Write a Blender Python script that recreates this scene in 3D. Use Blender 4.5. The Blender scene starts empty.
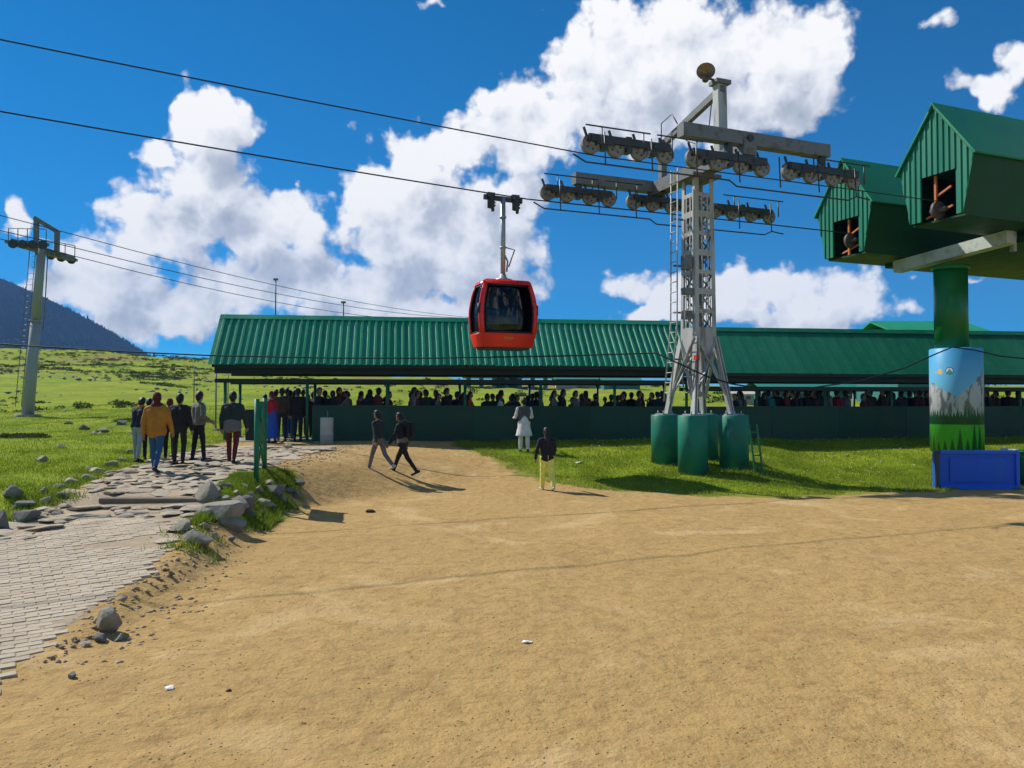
import bpy, bmesh, math, random
import numpy as np
from mathutils import Vector, Matrix
random.seed(7)
rng = np.random.default_rng(11)
scene = bpy.context.scene
col = scene.collection
R = math.radians

# ------------------------------------------------------------------ camera
CAMZ = 2.3
F = 800.0
HOR = 403.0
PITCH = math.atan((HOR - 384) / F)
cd = bpy.data.cameras.new('camera')
cam = bpy.data.objects.new('camera', cd); col.objects.link(cam)
cam.location = (0, 0, CAMZ)
cam.rotation_euler = (R(90) + PITCH, 0, 0)
cd.sensor_width = 36.0; cd.lens = 36.0 * F / 1024.0
cd.clip_start = 0.1; cd.clip_end = 20000
scene.camera = cam
scene.render.resolution_x = 1024; scene.render.resolution_y = 768
vs = scene.view_settings
vs.view_transform = 'Standard'; vs.look = 'None'; vs.gamma = 1; vs.use_curve_mapping = False
vs.exposure = 0.14

# ------------------------------------------------------------------ sun
SUN_EL = R(44); SUN_AZ = R(-58)            # azimuth clockwise from +Y
sdir = Vector((math.sin(SUN_AZ) * math.cos(SUN_EL), math.cos(SUN_AZ) * math.cos(SUN_EL), math.sin(SUN_EL)))
sl = bpy.data.lights.new('sun', 'SUN'); sl.energy = 5.0; sl.angle = R(0.53); sl.color = (1.0, 0.95, 0.86)
so = bpy.data.objects.new('sun', sl); col.objects.link(so)
so.rotation_euler = (-sdir).to_track_quat('-Z', 'Y').to_euler()
so.location = sdir * 60

# ------------------------------------------------------------------ world: clear sky with cumulus
W = bpy.data.worlds.new('World'); scene.world = W; W.use_nodes = True
wt = W.node_tree; wt.nodes.clear()

class NT:
    """tiny helper to write node maths"""
    def __init__(s, tree): s.t = tree
    def n(s, typ, **kw):
        nd = s.t.nodes.new(typ)
        for k, v in kw.items(): setattr(nd, k, v)
        return nd
    def put(s, sock, v):
        if hasattr(v, 'links') or isinstance(v, bpy.types.NodeSocket): s.t.links.new(v, sock)
        else: sock.default_value = v
    def m(s, op, a, b=None, c=None, clamp=False):
        nd = s.n('ShaderNodeMath', operation=op, use_clamp=clamp)
        s.put(nd.inputs[0], a)
        if b is not None: s.put(nd.inputs[1], b)
        if c is not None: s.put(nd.inputs[2], c)
        return nd.outputs[0]
    def vm(s, op, a, b=None, out=0):
        nd = s.n('ShaderNodeVectorMath', operation=op)
        s.put(nd.inputs[0], a)
        if b is not None:
            s.put(nd.inputs[3 if op == 'SCALE' else 1], b)
        return nd.outputs[1] if op in ('DOT_PRODUCT', 'LENGTH', 'DISTANCE') else nd.outputs[0]
    def sstep(s, v, a, b, lo=0.0, hi=1.0):
        nd = s.n('ShaderNodeMapRange', interpolation_type='SMOOTHSTEP')
        s.put(nd.inputs[0], v); s.put(nd.inputs[1], a); s.put(nd.inputs[2], b); s.put(nd.inputs[3], lo); s.put(nd.inputs[4], hi)
        return nd.outputs[0]
    def lin(s, v, a, b, lo=0.0, hi=1.0):
        nd = s.n('ShaderNodeMapRange')
        s.put(nd.inputs[0], v); s.put(nd.inputs[1], a); s.put(nd.inputs[2], b); s.put(nd.inputs[3], lo); s.put(nd.inputs[4], hi)
        return nd.outputs[0]
    def mix(s, f, a, b, mode='MIX'):
        nd = s.n('ShaderNodeMix', data_type='RGBA', blend_type=mode)
        s.put(nd.inputs[0], f)
        for i, v in ((6, a), (7, b)):
            if isinstance(v, (tuple, list)): v = tuple(v) + ((1,) if len(v) == 3 else ())
            s.put(nd.inputs[i], v)
        return nd.outputs[2]
    def noise(s, vec, scale, detail=4, rough=0.55, dist=0.0, dim='3D'):
        nd = s.n('ShaderNodeTexNoise', noise_dimensions=dim)
        if vec is not None: s.t.links.new(vec, nd.inputs['Vector'])
        nd.inputs['Scale'].default_value = scale; nd.inputs['Detail'].default_value = detail
        nd.inputs['Roughness'].default_value = rough; nd.inputs['Distortion'].default_value = dist
        return nd.outputs[0]

def azel(x, y):
    u = (x - 512) / F; v = (HOR - y) / F
    return math.atan(u), math.atan(v / math.hypot(1, u))

BLOBS = [  # cumulus masses, centre and half axes
    (196, 108, 44, 44), (222, 132, 46, 36), (158, 150, 38, 30), (200, 175, 70, 46), (170, 235, 92, 52), (100, 265, 62, 40), (245, 225, 62, 52),
    (70, 290, 62, 36), (150, 305, 120, 40), (292, 222, 40, 42), (305, 275, 80, 48), (240, 285, 95, 44),
    (372, 190, 36, 36), (412, 160, 48, 46), (395, 225, 72, 60), (380, 290, 110, 46), (450, 230, 90, 90), (480, 295, 80, 40),
    (500, 130, 50, 60), (462, 155, 52, 48), (510, 215, 42, 72), (12, 216, 28, 26), (545, 115, 52, 56),
    (580, 75, 56, 66), (630, 55, 76, 76), (700, 55, 105, 90), (770, 50, 95, 84), (825, 35, 56, 58), (620, 115, 76, 44), (705, 118, 92, 40), (780, 105, 72, 40),
    (985, 88, 44, 26), (1015, 60, 34, 34),
    (640, 294, 40, 32), (690, 302, 70, 42), (745, 292, 48, 38), (800, 288, 60, 36), (850, 302, 44, 34), (790, 318, 110, 26), (660, 322, 70, 16), (430, 318, 130, 22), (120, 325, 110, 26),
]
WISPS = [(905, 283, 36, 22), (915, 316, 56, 16), (1000, 300, 40, 20), (985, 268, 24, 11), (436, 3, 40, 12), (543, 12, 30, 26), (175, 168, 16, 9), (940, 22, 70, 24), (890, 45, 55, 30), (1010, 95, 66, 34), (890, 105, 46, 26), (560, 330, 20, 10), (960, 180, 36, 16), (300, 180, 20, 12)]
k = NT(wt)
tc = k.n('ShaderNodeTexCoord')
sep = k.n('ShaderNodeSeparateXYZ'); wt.links.new(k.vm('NORMALIZE', tc.outputs['Generated']), sep.inputs[0])
az = k.m('ARCTAN2', sep.outputs[0], sep.outputs[1]); el = k.m('ARCSINE', sep.outputs[2])
cmb = k.n('ShaderNodeCombineXYZ'); wt.links.new(az, cmb.inputs[0]); wt.links.new(el, cmb.inputs[1])
P = cmb.outputs[0]
def blob_field(Q):
    acc = None
    for (cx, cy, rx, ry) in BLOBS + WISPS:
        a, e = azel(cx, cy)
        a1, _ = azel(cx + rx, cy); a0, _ = azel(cx - rx, cy)
        _, e1 = azel(cx, cy - ry); _, e0 = azel(cx, cy + ry)
        sx_, sy_ = 2 / (a1 - a0), 2 / (e1 - e0)
        nd = k.n('ShaderNodeVectorMath', operation='MULTIPLY_ADD'); k.put(nd.inputs[0], Q); nd.inputs[1].default_value = (sx_, sy_, 0); nd.inputs[2].default_value = (-a * sx_, -e * sy_, 0)
        v = k.vm('LENGTH', nd.outputs[0])
        if (cx, cy, rx, ry) in WISPS: v = k.m('MULTIPLY_ADD', v, 0.45, 0.80)
        acc = v if acc is None else k.m('SMOOTH_MIN', acc, v, 0.25)
    return k.m('SUBTRACT', 1.0, acc)
def billow(Q):
    vo = k.n('ShaderNodeTexVoronoi', feature='SMOOTH_F1', voronoi_dimensions='2D'); wt.links.new(Q, vo.inputs['Vector']); vo.inputs['Scale'].default_value = 14; vo.inputs['Detail'].default_value = 3.0; vo.inputs['Roughness'].default_value = 0.52; vo.inputs['Lacunarity'].default_value = 2.2; vo.inputs['Smoothness'].default_value = 0.35
    return k.m('MULTIPLY', k.m('SUBTRACT', 0.42, vo.outputs['Distance']), 1.0)
wn_ = k.n('ShaderNodeTexNoise', noise_dimensions='2D'); wt.links.new(P, wn_.inputs['Vector']); wn_.inputs['Scale'].default_value = 11; wn_.inputs['Detail'].default_value = 3; wn_.inputs['Roughness'].default_value = 0.6
wv = k.vm('MULTIPLY', k.vm('SUBTRACT', wn_.outputs['Color'], (0.5, 0.5, 0.5)), (0.07, 0.07, 0))
Q = k.vm('ADD', P, wv)
base = blob_field(Q)
# the sky goes on outside the frame with the same kind of scattered cumulus
low = k.noise(P, 3.2, 2, 0.5, dim='2D')
outm = k.m('MAXIMUM', k.sstep(k.m('ABSOLUTE', az), 0.62, 0.75), k.sstep(el, 0.52, 0.65))
gen = k.m('SUBTRACT', k.m('MULTIPLY', k.m('SUBTRACT', low, 0.5), 4.0), k.m('ADD', k.m('MULTIPLY', el, 0.35), k.m('MULTIPLY', k.m('SUBTRACT', 1.0, outm), 4.0)))
base = k.m('MAXIMUM', k.m('MAXIMUM', base, gen), -1.5)
baseu = k.m('MAXIMUM', blob_field(k.vm('ADD', P, (-0.030, 0.060, 0))), -0.6)
Q2 = k.vm('ADD', P, k.vm('MULTIPLY', wv, (0.35, 0.35, 0)))
N0 = billow(Q2); N1 = billow(k.vm('ADD', Q2, (-0.013, 0.018, 0)))
f0_ = k.m('SUBTRACT', k.noise(P, 22, 9, 0.60, dim='2D'), 0.5)
d0 = k.m('ADD', k.m('ADD', k.m('MULTIPLY', base, 1.7), k.m('MULTIPLY', N0, 0.9)), k.m('MULTIPLY_ADD', f0_, 1.15, 0.06))
alpha = k.m('MULTIPLY', k.sstep(d0, -0.06, 0.44), k.sstep(el, -0.01, 0.02))
relief = k.m('MULTIPLY', k.m('SUBTRACT', N0, N1), 0.70)
broad = k.m('MULTIPLY', k.m('SUBTRACT', base, baseu), 0.50)
big = k.m('SUBTRACT', k.noise(P, 6.5, 3, 0.5, dim='2D'), 0.5)
thick = k.sstep(k.m('ADD', d0, k.m('MULTIPLY', big, 1.2)), 0.35, 1.75, 0.0, 0.42)
lit = k.m('SUBTRACT', k.m('ADD', k.m('ADD', 0.72, relief), k.m('ADD', broad, k.m('MULTIPLY', f0_, 0.10))), thick)
lit = k.m('MAXIMUM', k.m('MINIMUM', lit, 1.0), 0.0)
ramp = k.n('ShaderNodeValToRGB'); wt.links.new(lit, ramp.inputs[0])
cr = ramp.color_ramp
cr.elements[0].position = 0.0; cr.elements[0].color = (0.34, 0.385, 0.475, 1)
cr.elements[1].position = 1.0; cr.elements[1].color = (0.98, 0.97, 0.96, 1)
e_ = cr.elements.new(0.45); e_.color = (0.54, 0.575, 0.65, 1)
e_ = cr.elements.new(0.72); e_.color = (0.80, 0.82, 0.86, 1)
sky = k.n('ShaderNodeTexSky', sky_type='NISHITA'); sky.sun_disc = False
sky.sun_elevation = SUN_EL; sky.sun_rotation = SUN_AZ; sky.altitude = 2650; sky.air_density = 1.0; sky.dust_density = 0.25; sky.ozone_density = 3.0
skv = k.n('ShaderNodeCombineXYZ'); wt.links.new(sep.outputs[0], skv.inputs[0]); wt.links.new(sep.outputs[1], skv.inputs[1]); wt.links.new(k.m('MULTIPLY_ADD', sep.outputs[2], 0.95, 0.045), skv.inputs[2])
wt.links.new(k.vm('NORMALIZE', skv.outputs[0]), sky.inputs[0])
hs = k.n('ShaderNodeHueSaturation'); hs.inputs['Saturation'].default_value = 1.72; hs.inputs['Value'].default_value = 1.38; hs.inputs['Hue'].default_value = 0.495; wt.links.new(sky.outputs[0], hs.inputs['Color'])
SKY_STR = 0.075
cl = k.n('ShaderNodeVectorMath', operation='SCALE'); wt.links.new(ramp.outputs[0], cl.inputs[0]); cl.inputs[3].default_value = 1.0 / SKY_STR
skyc = k.mix(alpha, hs.outputs[0], cl.outputs[0])
bg = k.n('ShaderNodeBackground'); wt.links.new(skyc, bg.inputs[0]); bg.inputs[1].default_value = SKY_STR
wo = k.n('ShaderNodeOutputWorld'); wt.links.new(bg.outputs[0], wo.inputs[0])
W.cycles.sampling_method = 'NONE'

# ------------------------------------------------------------------ materials
MATS = {}
def mat(name, base, rough=0.7, var=0.15, vscale=3.0, bump=0.0, bscale=30.0, metal=0.0, spec=0.4, dirt=None, dscale=1.2, damt=0.4, streak=False, trans=0.0, ov=0.0):
    if name in MATS: return MATS[name]
    m = bpy.data.materials.new(name); m.use_nodes = True
    t = m.node_tree; t.nodes.clear(); q = NT(t)
    out = q.n('ShaderNodeOutputMaterial'); b = q.n('ShaderNodeBsdfPrincipled')
    co = q.n('ShaderNodeTexCoord').outputs['Object']
    vec = q.vm('MULTIPLY', co, (1, 1, 0.15)) if streak else co
    nz = q.noise(vec, vscale, 5, 0.6)
    c = q.mix(nz, tuple(x * (1 - var * 1.6) for x in base), tuple(min(1, x * (1 + var * 1.6)) for x in base))
    if ov:
        oi = q.n('ShaderNodeObjectInfo').outputs['Random']
        hv = q.n('ShaderNodeHueSaturation'); t.links.new(c, hv.inputs['Color']); t.links.new(q.lin(oi, 0, 1, 1 - ov, 1 + ov), hv.inputs['Value']); t.links.new(q.lin(oi, 1, 0, 1 - ov * 0.4, 1 + ov * 0.2), hv.inputs['Saturation']); c = hv.outputs[0]
    if dirt:
        dn = q.sstep(q.noise(vec, dscale, 6, 0.65), 0.5, 0.68)
        c = q.mix(q.m('MULTIPLY', dn, damt), c, dirt)
    t.links.new(c, b.inputs['Base Color'])
    b.inputs['Roughness'].default_value = rough; b.inputs['Metallic'].default_value = metal
    b.inputs['Specular IOR Level'].default_value = spec
    if rough > 0.2:
        t.links.new(q.lin(nz, 0.3, 0.7, max(0, rough - 0.1), min(1, rough + 0.1)), b.inputs['Roughness'])
    if bump:
        bn = q.n('ShaderNodeBump'); bn.inputs['Strength'].default_value = 1.0; bn.inputs['Distance'].default_value = bump
        t.links.new(q.noise(co, bscale, 5, 0.6), bn.inputs['Height']); t.links.new(bn.outputs[0], b.inputs['Normal'])
    if trans:
        tr = q.n('ShaderNodeBsdfTranslucent'); t.links.new(c, tr.inputs[0])
        mx = q.n('ShaderNodeMixShader'); mx.inputs[0].default_value = trans
        t.links.new(b.outputs[0], mx.inputs[1]); t.links.new(tr.outputs[0], mx.inputs[2]); t.links.new(mx.outputs[0], out.inputs[0])
    else:
        t.links.new(b.outputs[0], out.inputs[0])
    MATS[name] = m
    return m

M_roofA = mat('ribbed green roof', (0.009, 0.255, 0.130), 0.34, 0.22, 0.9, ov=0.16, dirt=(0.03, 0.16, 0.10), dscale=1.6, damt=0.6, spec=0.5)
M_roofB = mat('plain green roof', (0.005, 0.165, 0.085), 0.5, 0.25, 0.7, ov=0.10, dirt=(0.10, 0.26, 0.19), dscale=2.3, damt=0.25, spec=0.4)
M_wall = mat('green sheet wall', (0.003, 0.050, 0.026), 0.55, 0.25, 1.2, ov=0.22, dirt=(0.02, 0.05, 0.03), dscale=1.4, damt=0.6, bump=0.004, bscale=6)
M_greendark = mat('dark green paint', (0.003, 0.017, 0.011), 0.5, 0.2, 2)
M_greenpost = mat('green post paint', (0.008, 0.12, 0.06), 0.45, 0.2, 2, dirt=(0.03, 0.04, 0.03), damt=0.5)
M_station = mat('station green cladding', (0.006, 0.20, 0.115), 0.45, ov=0.10, var=0.14, vscale=1.4, dirt=(0.05, 0.20, 0.13), dscale=3.0, damt=0.35, streak=True)
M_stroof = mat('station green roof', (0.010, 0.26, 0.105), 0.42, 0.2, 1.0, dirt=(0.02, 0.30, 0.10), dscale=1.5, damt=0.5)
M_stside = mat('station dark green side', (0.003, 0.050, 0.010), 0.6, 0.25, 0.8, dirt=(0.004, 0.03, 0.008), damt=0.6)  # cladding green darkened in the colour, for faces turned from the sun
M_column = mat('column green paint', (0.008, 0.15, 0.028), 0.4, 0.15, 1.5, streak=True, dirt=(0.006, 0.09, 0.02), damt=0.5)
M_drum = mat('drum green paint', (0.008, 0.185, 0.115), 0.5, 0.22, 1.6, dirt=(0.03, 0.07, 0.05), dscale=2.2, damt=0.6, bump=0.004, bscale=9)
M_galv = mat('galvanised steel', (0.40, 0.41, 0.40), 0.6, 0.25, 2.5, metal=0.1, dirt=(0.15, 0.12, 0.09), dscale=3.2, damt=0.75, streak=True)
M_galvd = mat('weathered grey steel', (0.17, 0.18, 0.175), 0.55, 0.22, 3, metal=0.3, dirt=(0.07, 0.055, 0.04), dscale=3, damt=0.6)
M_tower2 = mat('grey green tower paint', (0.30, 0.325, 0.335), 0.7, 0.12, 2, spec=0.2, streak=True)
M_steeld = mat('dark machine steel', (0.06, 0.062, 0.06), 0.45, 0.3, 6, metal=0.5)
M_rubber = mat('sheave rubber', (0.22, 0.215, 0.20), 0.75, 0.2, 8)
M_disc = mat('sheave disc', (0.24, 0.23, 0.21), 0.55, 0.25, 8, metal=0.15, dirt=(0.10, 0.08, 0.06), damt=0.5)
M_rope = mat('steel rope', (0.035, 0.037, 0.042), 0.5, 0.2, 40, metal=0.4)
M_black = mat('black cable', (0.012, 0.012, 0.013), 0.6, 0.1, 10)
M_white = mat('white crosshead paint', (0.50, 0.54, 0.50), 0.55, 0.14, 2, dirt=(0.20, 0.22, 0.17), dscale=2.6, damt=0.6)
M_rust = mat('rusty orange steel', (0.55, 0.17, 0.04), 0.65, 0.3, 6)
M_horn = mat('old copper horn', (0.24, 0.15, 0.07), 0.4, 0.5, 4, metal=0.5)
M_red = mat('gondola red', (0.72, 0.012, 0.006), 0.30, 0.06, 3, spec=0.5)
M_redd = mat('gondola orange red panel', (0.74, 0.026, 0.006), 0.35, 0.08, 3, spec=0.5)
M_cabin = mat('cabin interior', (0.05, 0.05, 0.05), 0.7, 0.2, 3)
M_gasket = mat('window gasket', (0.012, 0.012, 0.012), 0.6, 0.1, 4)
M_alu = mat('hanger aluminium', (0.36, 0.37, 0.37), 0.45, 0.15, 5, metal=0.5)
M_blue = mat('blue painted steel', (0.010, 0.105, 0.58), 0.5, 0.14, 1.6, dirt=(0.02, 0.13, 0.50), dscale=2.4, damt=0.5, streak=True)
M_bluef = mat('blue frame paint', (0.014, 0.13, 0.66), 0.45, 0.14, 3)
M_greyp = mat('pale grey panel', (0.42, 0.45, 0.46), 0.6, 0.12, 3, dirt=(0.2, 0.2, 0.18))
M_barrel = mat('pale barrel', (0.42, 0.42, 0.38), 0.6, 0.14, 3, dirt=(0.16, 0.14, 0.10), damt=0.6)
M_sign = mat('sign frame green', (0.008, 0.16, 0.07), 0.45, 0.15, 4)
M_conc = mat('old concrete', (0.30, 0.28, 0.24), 0.9, 0.2, 3, bump=0.006, bscale=25)
M_wood = mat('weathered plank', (0.17, 0.13, 0.09), 0.9, 0.3, 5, bump=0.006, bscale=20)
M_hutw = mat('hut teal wall', (0.03, 0.17, 0.16), 0.7, 0.15, 1)
M_hutp = mat('hut pinkish wall', (0.36, 0.16, 0.13), 0.8, 0.15, 1)
M_hutg = mat('hut green roof', (0.015, 0.20, 0.14), 0.5, 0.15, 1)
M_hutc = mat('hut cream wall', (0.45, 0.42, 0.36), 0.8, 0.15, 1)
M_pane = mat('dark pane', (0.02, 0.025, 0.03), 0.12, 0.1, 2, spec=0.6)
M_rock = mat('grey field stone', (0.27, 0.245, 0.19), 0.92, 0.35, 3.5, bump=0.02, bscale=7, dirt=(0.10, 0.12, 0.05), dscale=2.0, damt=0.6)
M_rockd = mat('dark slate stone', (0.16, 0.155, 0.14), 0.9, 0.3, 3.5, bump=0.02, bscale=7, dirt=(0.08, 0.10, 0.05), dscale=2.0, damt=0.5)
M_flag = mat('trodden flagstone', (0.42, 0.355, 0.255), 0.92, 0.28, 2.2, ov=0.12, bump=0.014, bscale=9, dirt=(0.26, 0.19, 0.12), dscale=2.2, damt=0.6)
M_paper = mat('white litter', (0.75, 0.74, 0.70), 0.8, 0.05, 5)
M_dung = mat('dark clod', (0.05, 0.04, 0.03), 0.95, 0.2, 9, bump=0.01, bscale=20)
M_purple = mat('purple wrapper', (0.08, 0.03, 0.30), 0.5, 0.2, 9)
M_scrub = mat('dark scrub leaf', (0.045, 0.078, 0.014), 0.8, 0.35, 0.5, trans=0.25)
M_conifer = mat('haze-tinted conifer foliage', (0.009, 0.022, 0.026), 0.95, 0.2, 0.02, spec=0.0)  # blue of the distant haze is mixed into the foliage colour

def glass_mat():
    m = bpy.data.materials.new('tinted glass'); m.use_nodes = True
    t = m.node_tree; t.nodes.clear(); q = NT(t)
    out = q.n('ShaderNodeOutputMaterial')
    gl = q.n('ShaderNodeBsdfGlossy'); gl.inputs[0].default_value = (1, 1, 1, 1); gl.inputs[1].default_value = 0.03
    tr = q.n('ShaderNodeBsdfTransparent'); tr.inputs[0].default_value = (0.15, 0.15, 0.14, 1)
    fr = q.n('ShaderNodeFresnel'); fr.inputs[0].default_value = 1.45
    mx = q.n('ShaderNodeMixShader'); t.links.new(fr.outputs[0], mx.inputs[0]); t.links.new(tr.outputs[0], mx.inputs[1]); t.links.new(gl.outputs[0], mx.inputs[2])
    t.links.new(mx.outputs[0], out.inputs[0]); return m
M_glass = glass_mat()

def cloth(name, c, rough=0.85):
    return mat('cloth ' + name, c, rough, 0.22, 9, bump=0.012, bscale=16)
SKIN = mat('skin', (0.30, 0.16, 0.10), 0.55, 0.08, 8)
HAIR = mat('black hair', (0.008, 0.007, 0.007), 0.5, 0.2, 30, bump=0.005, bscale=90)
SHOE = mat('dark shoes', (0.015, 0.013, 0.012), 0.6, 0.2, 9)
SHOEL = mat('pale shoes', (0.45, 0.42, 0.38), 0.6, 0.2, 9)

# ------------------------------------------------------------------ mesh helpers
class MB:
    def __init__(s): s.v = []; s.f = []; s.m = []; s.sm = []
    def add(s, vs_, fs_, mi=0, sm=False):
        o = len(s.v); s.v.extend([tuple(v) for v in vs_])
        for f in fs_: s.f.append(tuple(i + o for i in f)); s.m.append(mi); s.sm.append(sm)
        return s
    def box(s, c, size, rz=0.0, mi=0, mtx=None):
        hx, hy, hz = (x / 2 for x in size); cx, cy, cz = c
        vv = [Vector((x, y, z)) for x in (-hx, hx) for y in (-hy, hy) for z in (-hz, hz)]
        if mtx is not None: vv = [mtx @ v for v in vv]
        elif rz:
            m = Matrix.Rotation(rz, 3, 'Z'); vv = [m @ v for v in vv]
        vv = [(v.x + cx, v.y + cy, v.z + cz) for v in vv]
        return s.add(vv, [(0, 1, 3, 2), (4, 6, 7, 5), (0, 4, 5, 1), (2, 3, 7, 6), (0, 2, 6, 4), (1, 5, 7, 3)], mi)
    def beam(s, p0, p1, w, h, mi=0, up=(0, 0, 1)):
        p0 = Vector(p0); p1 = Vector(p1); d = p1 - p0; L = d.length; z = d.normalized()
        u = Vector(up)
        if abs(z.dot(u)) > 0.98: u = Vector((0, 1, 0))
        x = z.cross(u).normalized(); y = x.cross(z)
        m = Matrix((x, y, z)).transposed()          # columns
        return s.box((p0 + p1) / 2, (w, h, L), mtx=m, mi=mi)
    def cyl(s, p0, p1, r0, r1=None, n=12, mi=0, sm=True, caps=True):
        r1 = r0 if r1 is None else r1
        p0 = Vector(p0); p1 = Vector(p1); z = (p1 - p0).normalized()
        u = Vector((0, 0, 1)) if abs(z.z) < 0.98 else Vector((0, 1, 0))
        x = z.cross(u).normalized(); y = z.cross(x)
        vv = []
        for p, r in ((p0, r0), (p1, r1)):
            for i in range(n):
                a = 2 * math.pi * i / n; vv.append(p + x * (math.cos(a) * r) + y * (math.sin(a) * r))
        o = [(i, (i + 1) % n, n + (i + 1) % n, n + i) for i in range(n)]
        s.add(vv, o, mi, sm)
        if caps:
            k0 = len(s.v) - 2 * n
            s.f.append(tuple(k0 + i for i in range(n - 1, -1, -1))); s.m.append(mi); s.sm.append(False)
            s.f.append(tuple(k0 + n + i for i in range(n))); s.m.append(mi); s.sm.append(False)
        return s
    def tube(s, pts, r, n=8, mi=0):
        pts = [Vector(p) for p in pts]; rings = []
        for i, p in enumerate(pts):
            d = (pts[min(i + 1, len(pts) - 1)] - pts[max(i - 1, 0)]).normalized()
            u = Vector((0, 0, 1)) if abs(d.z) < 0.95 else Vector((0, 1, 0))
            x = d.cross(u).normalized(); y = d.cross(x)
            rings.append([p + x * math.cos(2 * math.pi * j / n) * r + y * math.sin(2 * math.pi * j / n) * r for j in range(n)])
        vv = [v for rg in rings for v in rg]; ff = []
        for i in range(len(pts) - 1):
            for j in range(n):
                ff.append((i * n + j, i * n + (j + 1) % n, (i + 1) * n + (j + 1) % n, (i + 1) * n + j))
        ff.append(tuple(range(n - 1, -1, -1))); ff.append(tuple((len(pts) - 1) * n + j for j in range(n)))
        return s.add(vv, ff, mi, True)
    def lathe(s, prof, n=24, c=(0, 0, 0), mi=0, sm=True):
        vv = []; ff = []
        for r, z in prof:
            for i in range(n):
                a = 2 * math.pi * i / n; vv.append((c[0] + r * math.cos(a), c[1] + r * math.sin(a), c[2] + z))
        for kk in range(len(prof) - 1):
            for i in range(n):
                ff.append((kk * n + i, kk * n + (i + 1) % n, (kk + 1) * n + (i + 1) % n, (kk + 1) * n + i))
        ff.append(tuple(range(n - 1, -1, -1))); ff.append(tuple((len(prof) - 1) * n + j for j in range(n)))
        return s.add(vv, ff, mi, sm)
    def prism(s, poly, o, ax, ay, az_, depth, mi=0):
        """polygon (a,b) in the plane ax, ay at o, extruded along az_"""
        o = Vector(o); ax = Vector(ax); ay = Vector(ay); az_ = Vector(az_); n = len(poly)
        vv = [o + ax * a + ay * b for a, b in poly] + [o + ax * a + ay * b + az_ * depth for a, b in poly]
        ff = [tuple(range(n - 1, -1, -1)), tuple(range(n, 2 * n))] + [(i, (i + 1) % n, n + (i + 1) % n, n + i) for i in range(n)]
        return s.add(vv, ff, mi)
    def mesh(s, name, mats):
        me = bpy.data.meshes.new(name); me.from_pydata(s.v, [], s.f)
        for m in (mats if isinstance(mats, (list, tuple)) else [mats]):
            if m: me.materials.append(m)
        me.polygons.foreach_set('material_index', s.m); me.polygons.foreach_set('use_smooth', s.sm)
        bm = bmesh.new(); bm.from_mesh(me); bmesh.ops.recalc_face_normals(bm, faces=bm.faces); bm.to_mesh(me); bm.free()
        me.update(); return me
    def build(s, name, mats, parent=None, loc=None, rz=0.0):
        return link(name, s.mesh(name, mats), parent, loc, rz)

def link(name, me, parent=None, loc=None, rz=0.0):
    o = bpy.data.objects.new(name, me); col.objects.link(o)
    if parent is not None: o.parent = parent
    if loc is not None: o.location = loc
    if rz: o.rotation_euler = (0, 0, rz)
    return o
def tag(o, label=None, cat=None, group=None, kind=None):
    if label: o['label'] = label
    if cat: o['category'] = cat
    if group: o['group'] = group
    if kind: o['kind'] = kind
    return o
def thing(name, loc, rz, label, cat, group=None):
    return tag(link(name, None, None, loc, rz), label, cat, group)
ORD = ['first', 'second', 'third', 'fourth', 'fifth', 'sixth', 'seventh', 'eighth', 'ninth', 'tenth', 'eleventh', 'twelfth', 'thirteenth', 'fourteenth', 'fifteenth', 'sixteenth', 'seventeenth', 'eighteenth', 'nineteenth', 'twentieth']
def ordinal(i):
    if i < 20: return ORD[i]
    tens = {2: 'twenty', 3: 'thirty', 4: 'forty', 5: 'fifty', 6: 'sixty', 7: 'seventy'}
    t, u = divmod(i + 1, 10)
    return {2: 'twentieth', 3: 'thirtieth', 4: 'fortieth', 5: 'fiftieth', 6: 'sixtieth', 7: 'seventieth'}[t] if u == 0 else tens[t] + '-' + ORD[u - 1]

def bevel_mesh(me, w, seg=1):
    bm = bmesh.new(); bm.from_mesh(me)
    bmesh.ops.remove_doubles(bm, verts=bm.verts, dist=1e-5)
    bmesh.ops.bevel(bm, geom=bm.edges[:], offset=w, segments=seg, affect='EDGES', clamp_overlap=True)
    bm.to_mesh(me); bm.free(); return me

# ------------------------------------------------------------------ terrain
def hash2(ix, iy, seed):
    n = (ix.astype(np.int64) * 374761393 + iy.astype(np.int64) * 668265263 + seed * 1442695041) & 0x7fffffff
    n = ((n ^ (n >> 13)) * 1274126177) & 0x7fffffff
    n = (n ^ (n >> 16)) & 0xffff
    return n / 65535.0
def vnoise(x, y, seed=0):
    x = np.asarray(x, float); y = np.asarray(y, float)
    ix = np.floor(x); iy = np.floor(y); fx = x - ix; fy = y - iy
    fx = fx * fx * (3 - 2 * fx); fy = fy * fy * (3 - 2 * fy)
    a = hash2(ix, iy, seed); b = hash2(ix + 1, iy, seed); c = hash2(ix, iy + 1, seed); d = hash2(ix + 1, iy + 1, seed)
    return (a * (1 - fx) + b * fx) * (1 - fy) + (c * (1 - fx) + d * fx) * fy - 0.5
def ss(a, b, v):
    t = np.clip((v - a) / (b - a), 0, 1); return t * t * (3 - 2 * t)
XR_Y = [3, 6.4, 8.1, 11.2, 13, 16, 19, 24, 28]; XR_X = [-4.0, -4.1, -4.2, -4.6, -5.05, -5.65, -5.7, -5.3, -5.0]
BW_Y = [3, 9, 12, 16, 17.5, 20, 23, 28]; BW_X = [0.25, 0.3, 0.8, 1.15, 1.3, 3.0, 4.5, 4.0]
HP_Y = [0, 6, 10, 14.2, 14.5, 17.2, 22, 28]; HP_Z = [0, 0.0, 0.2, 0.47, 0.60, 0.77, 0.9, 0.97]
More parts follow.
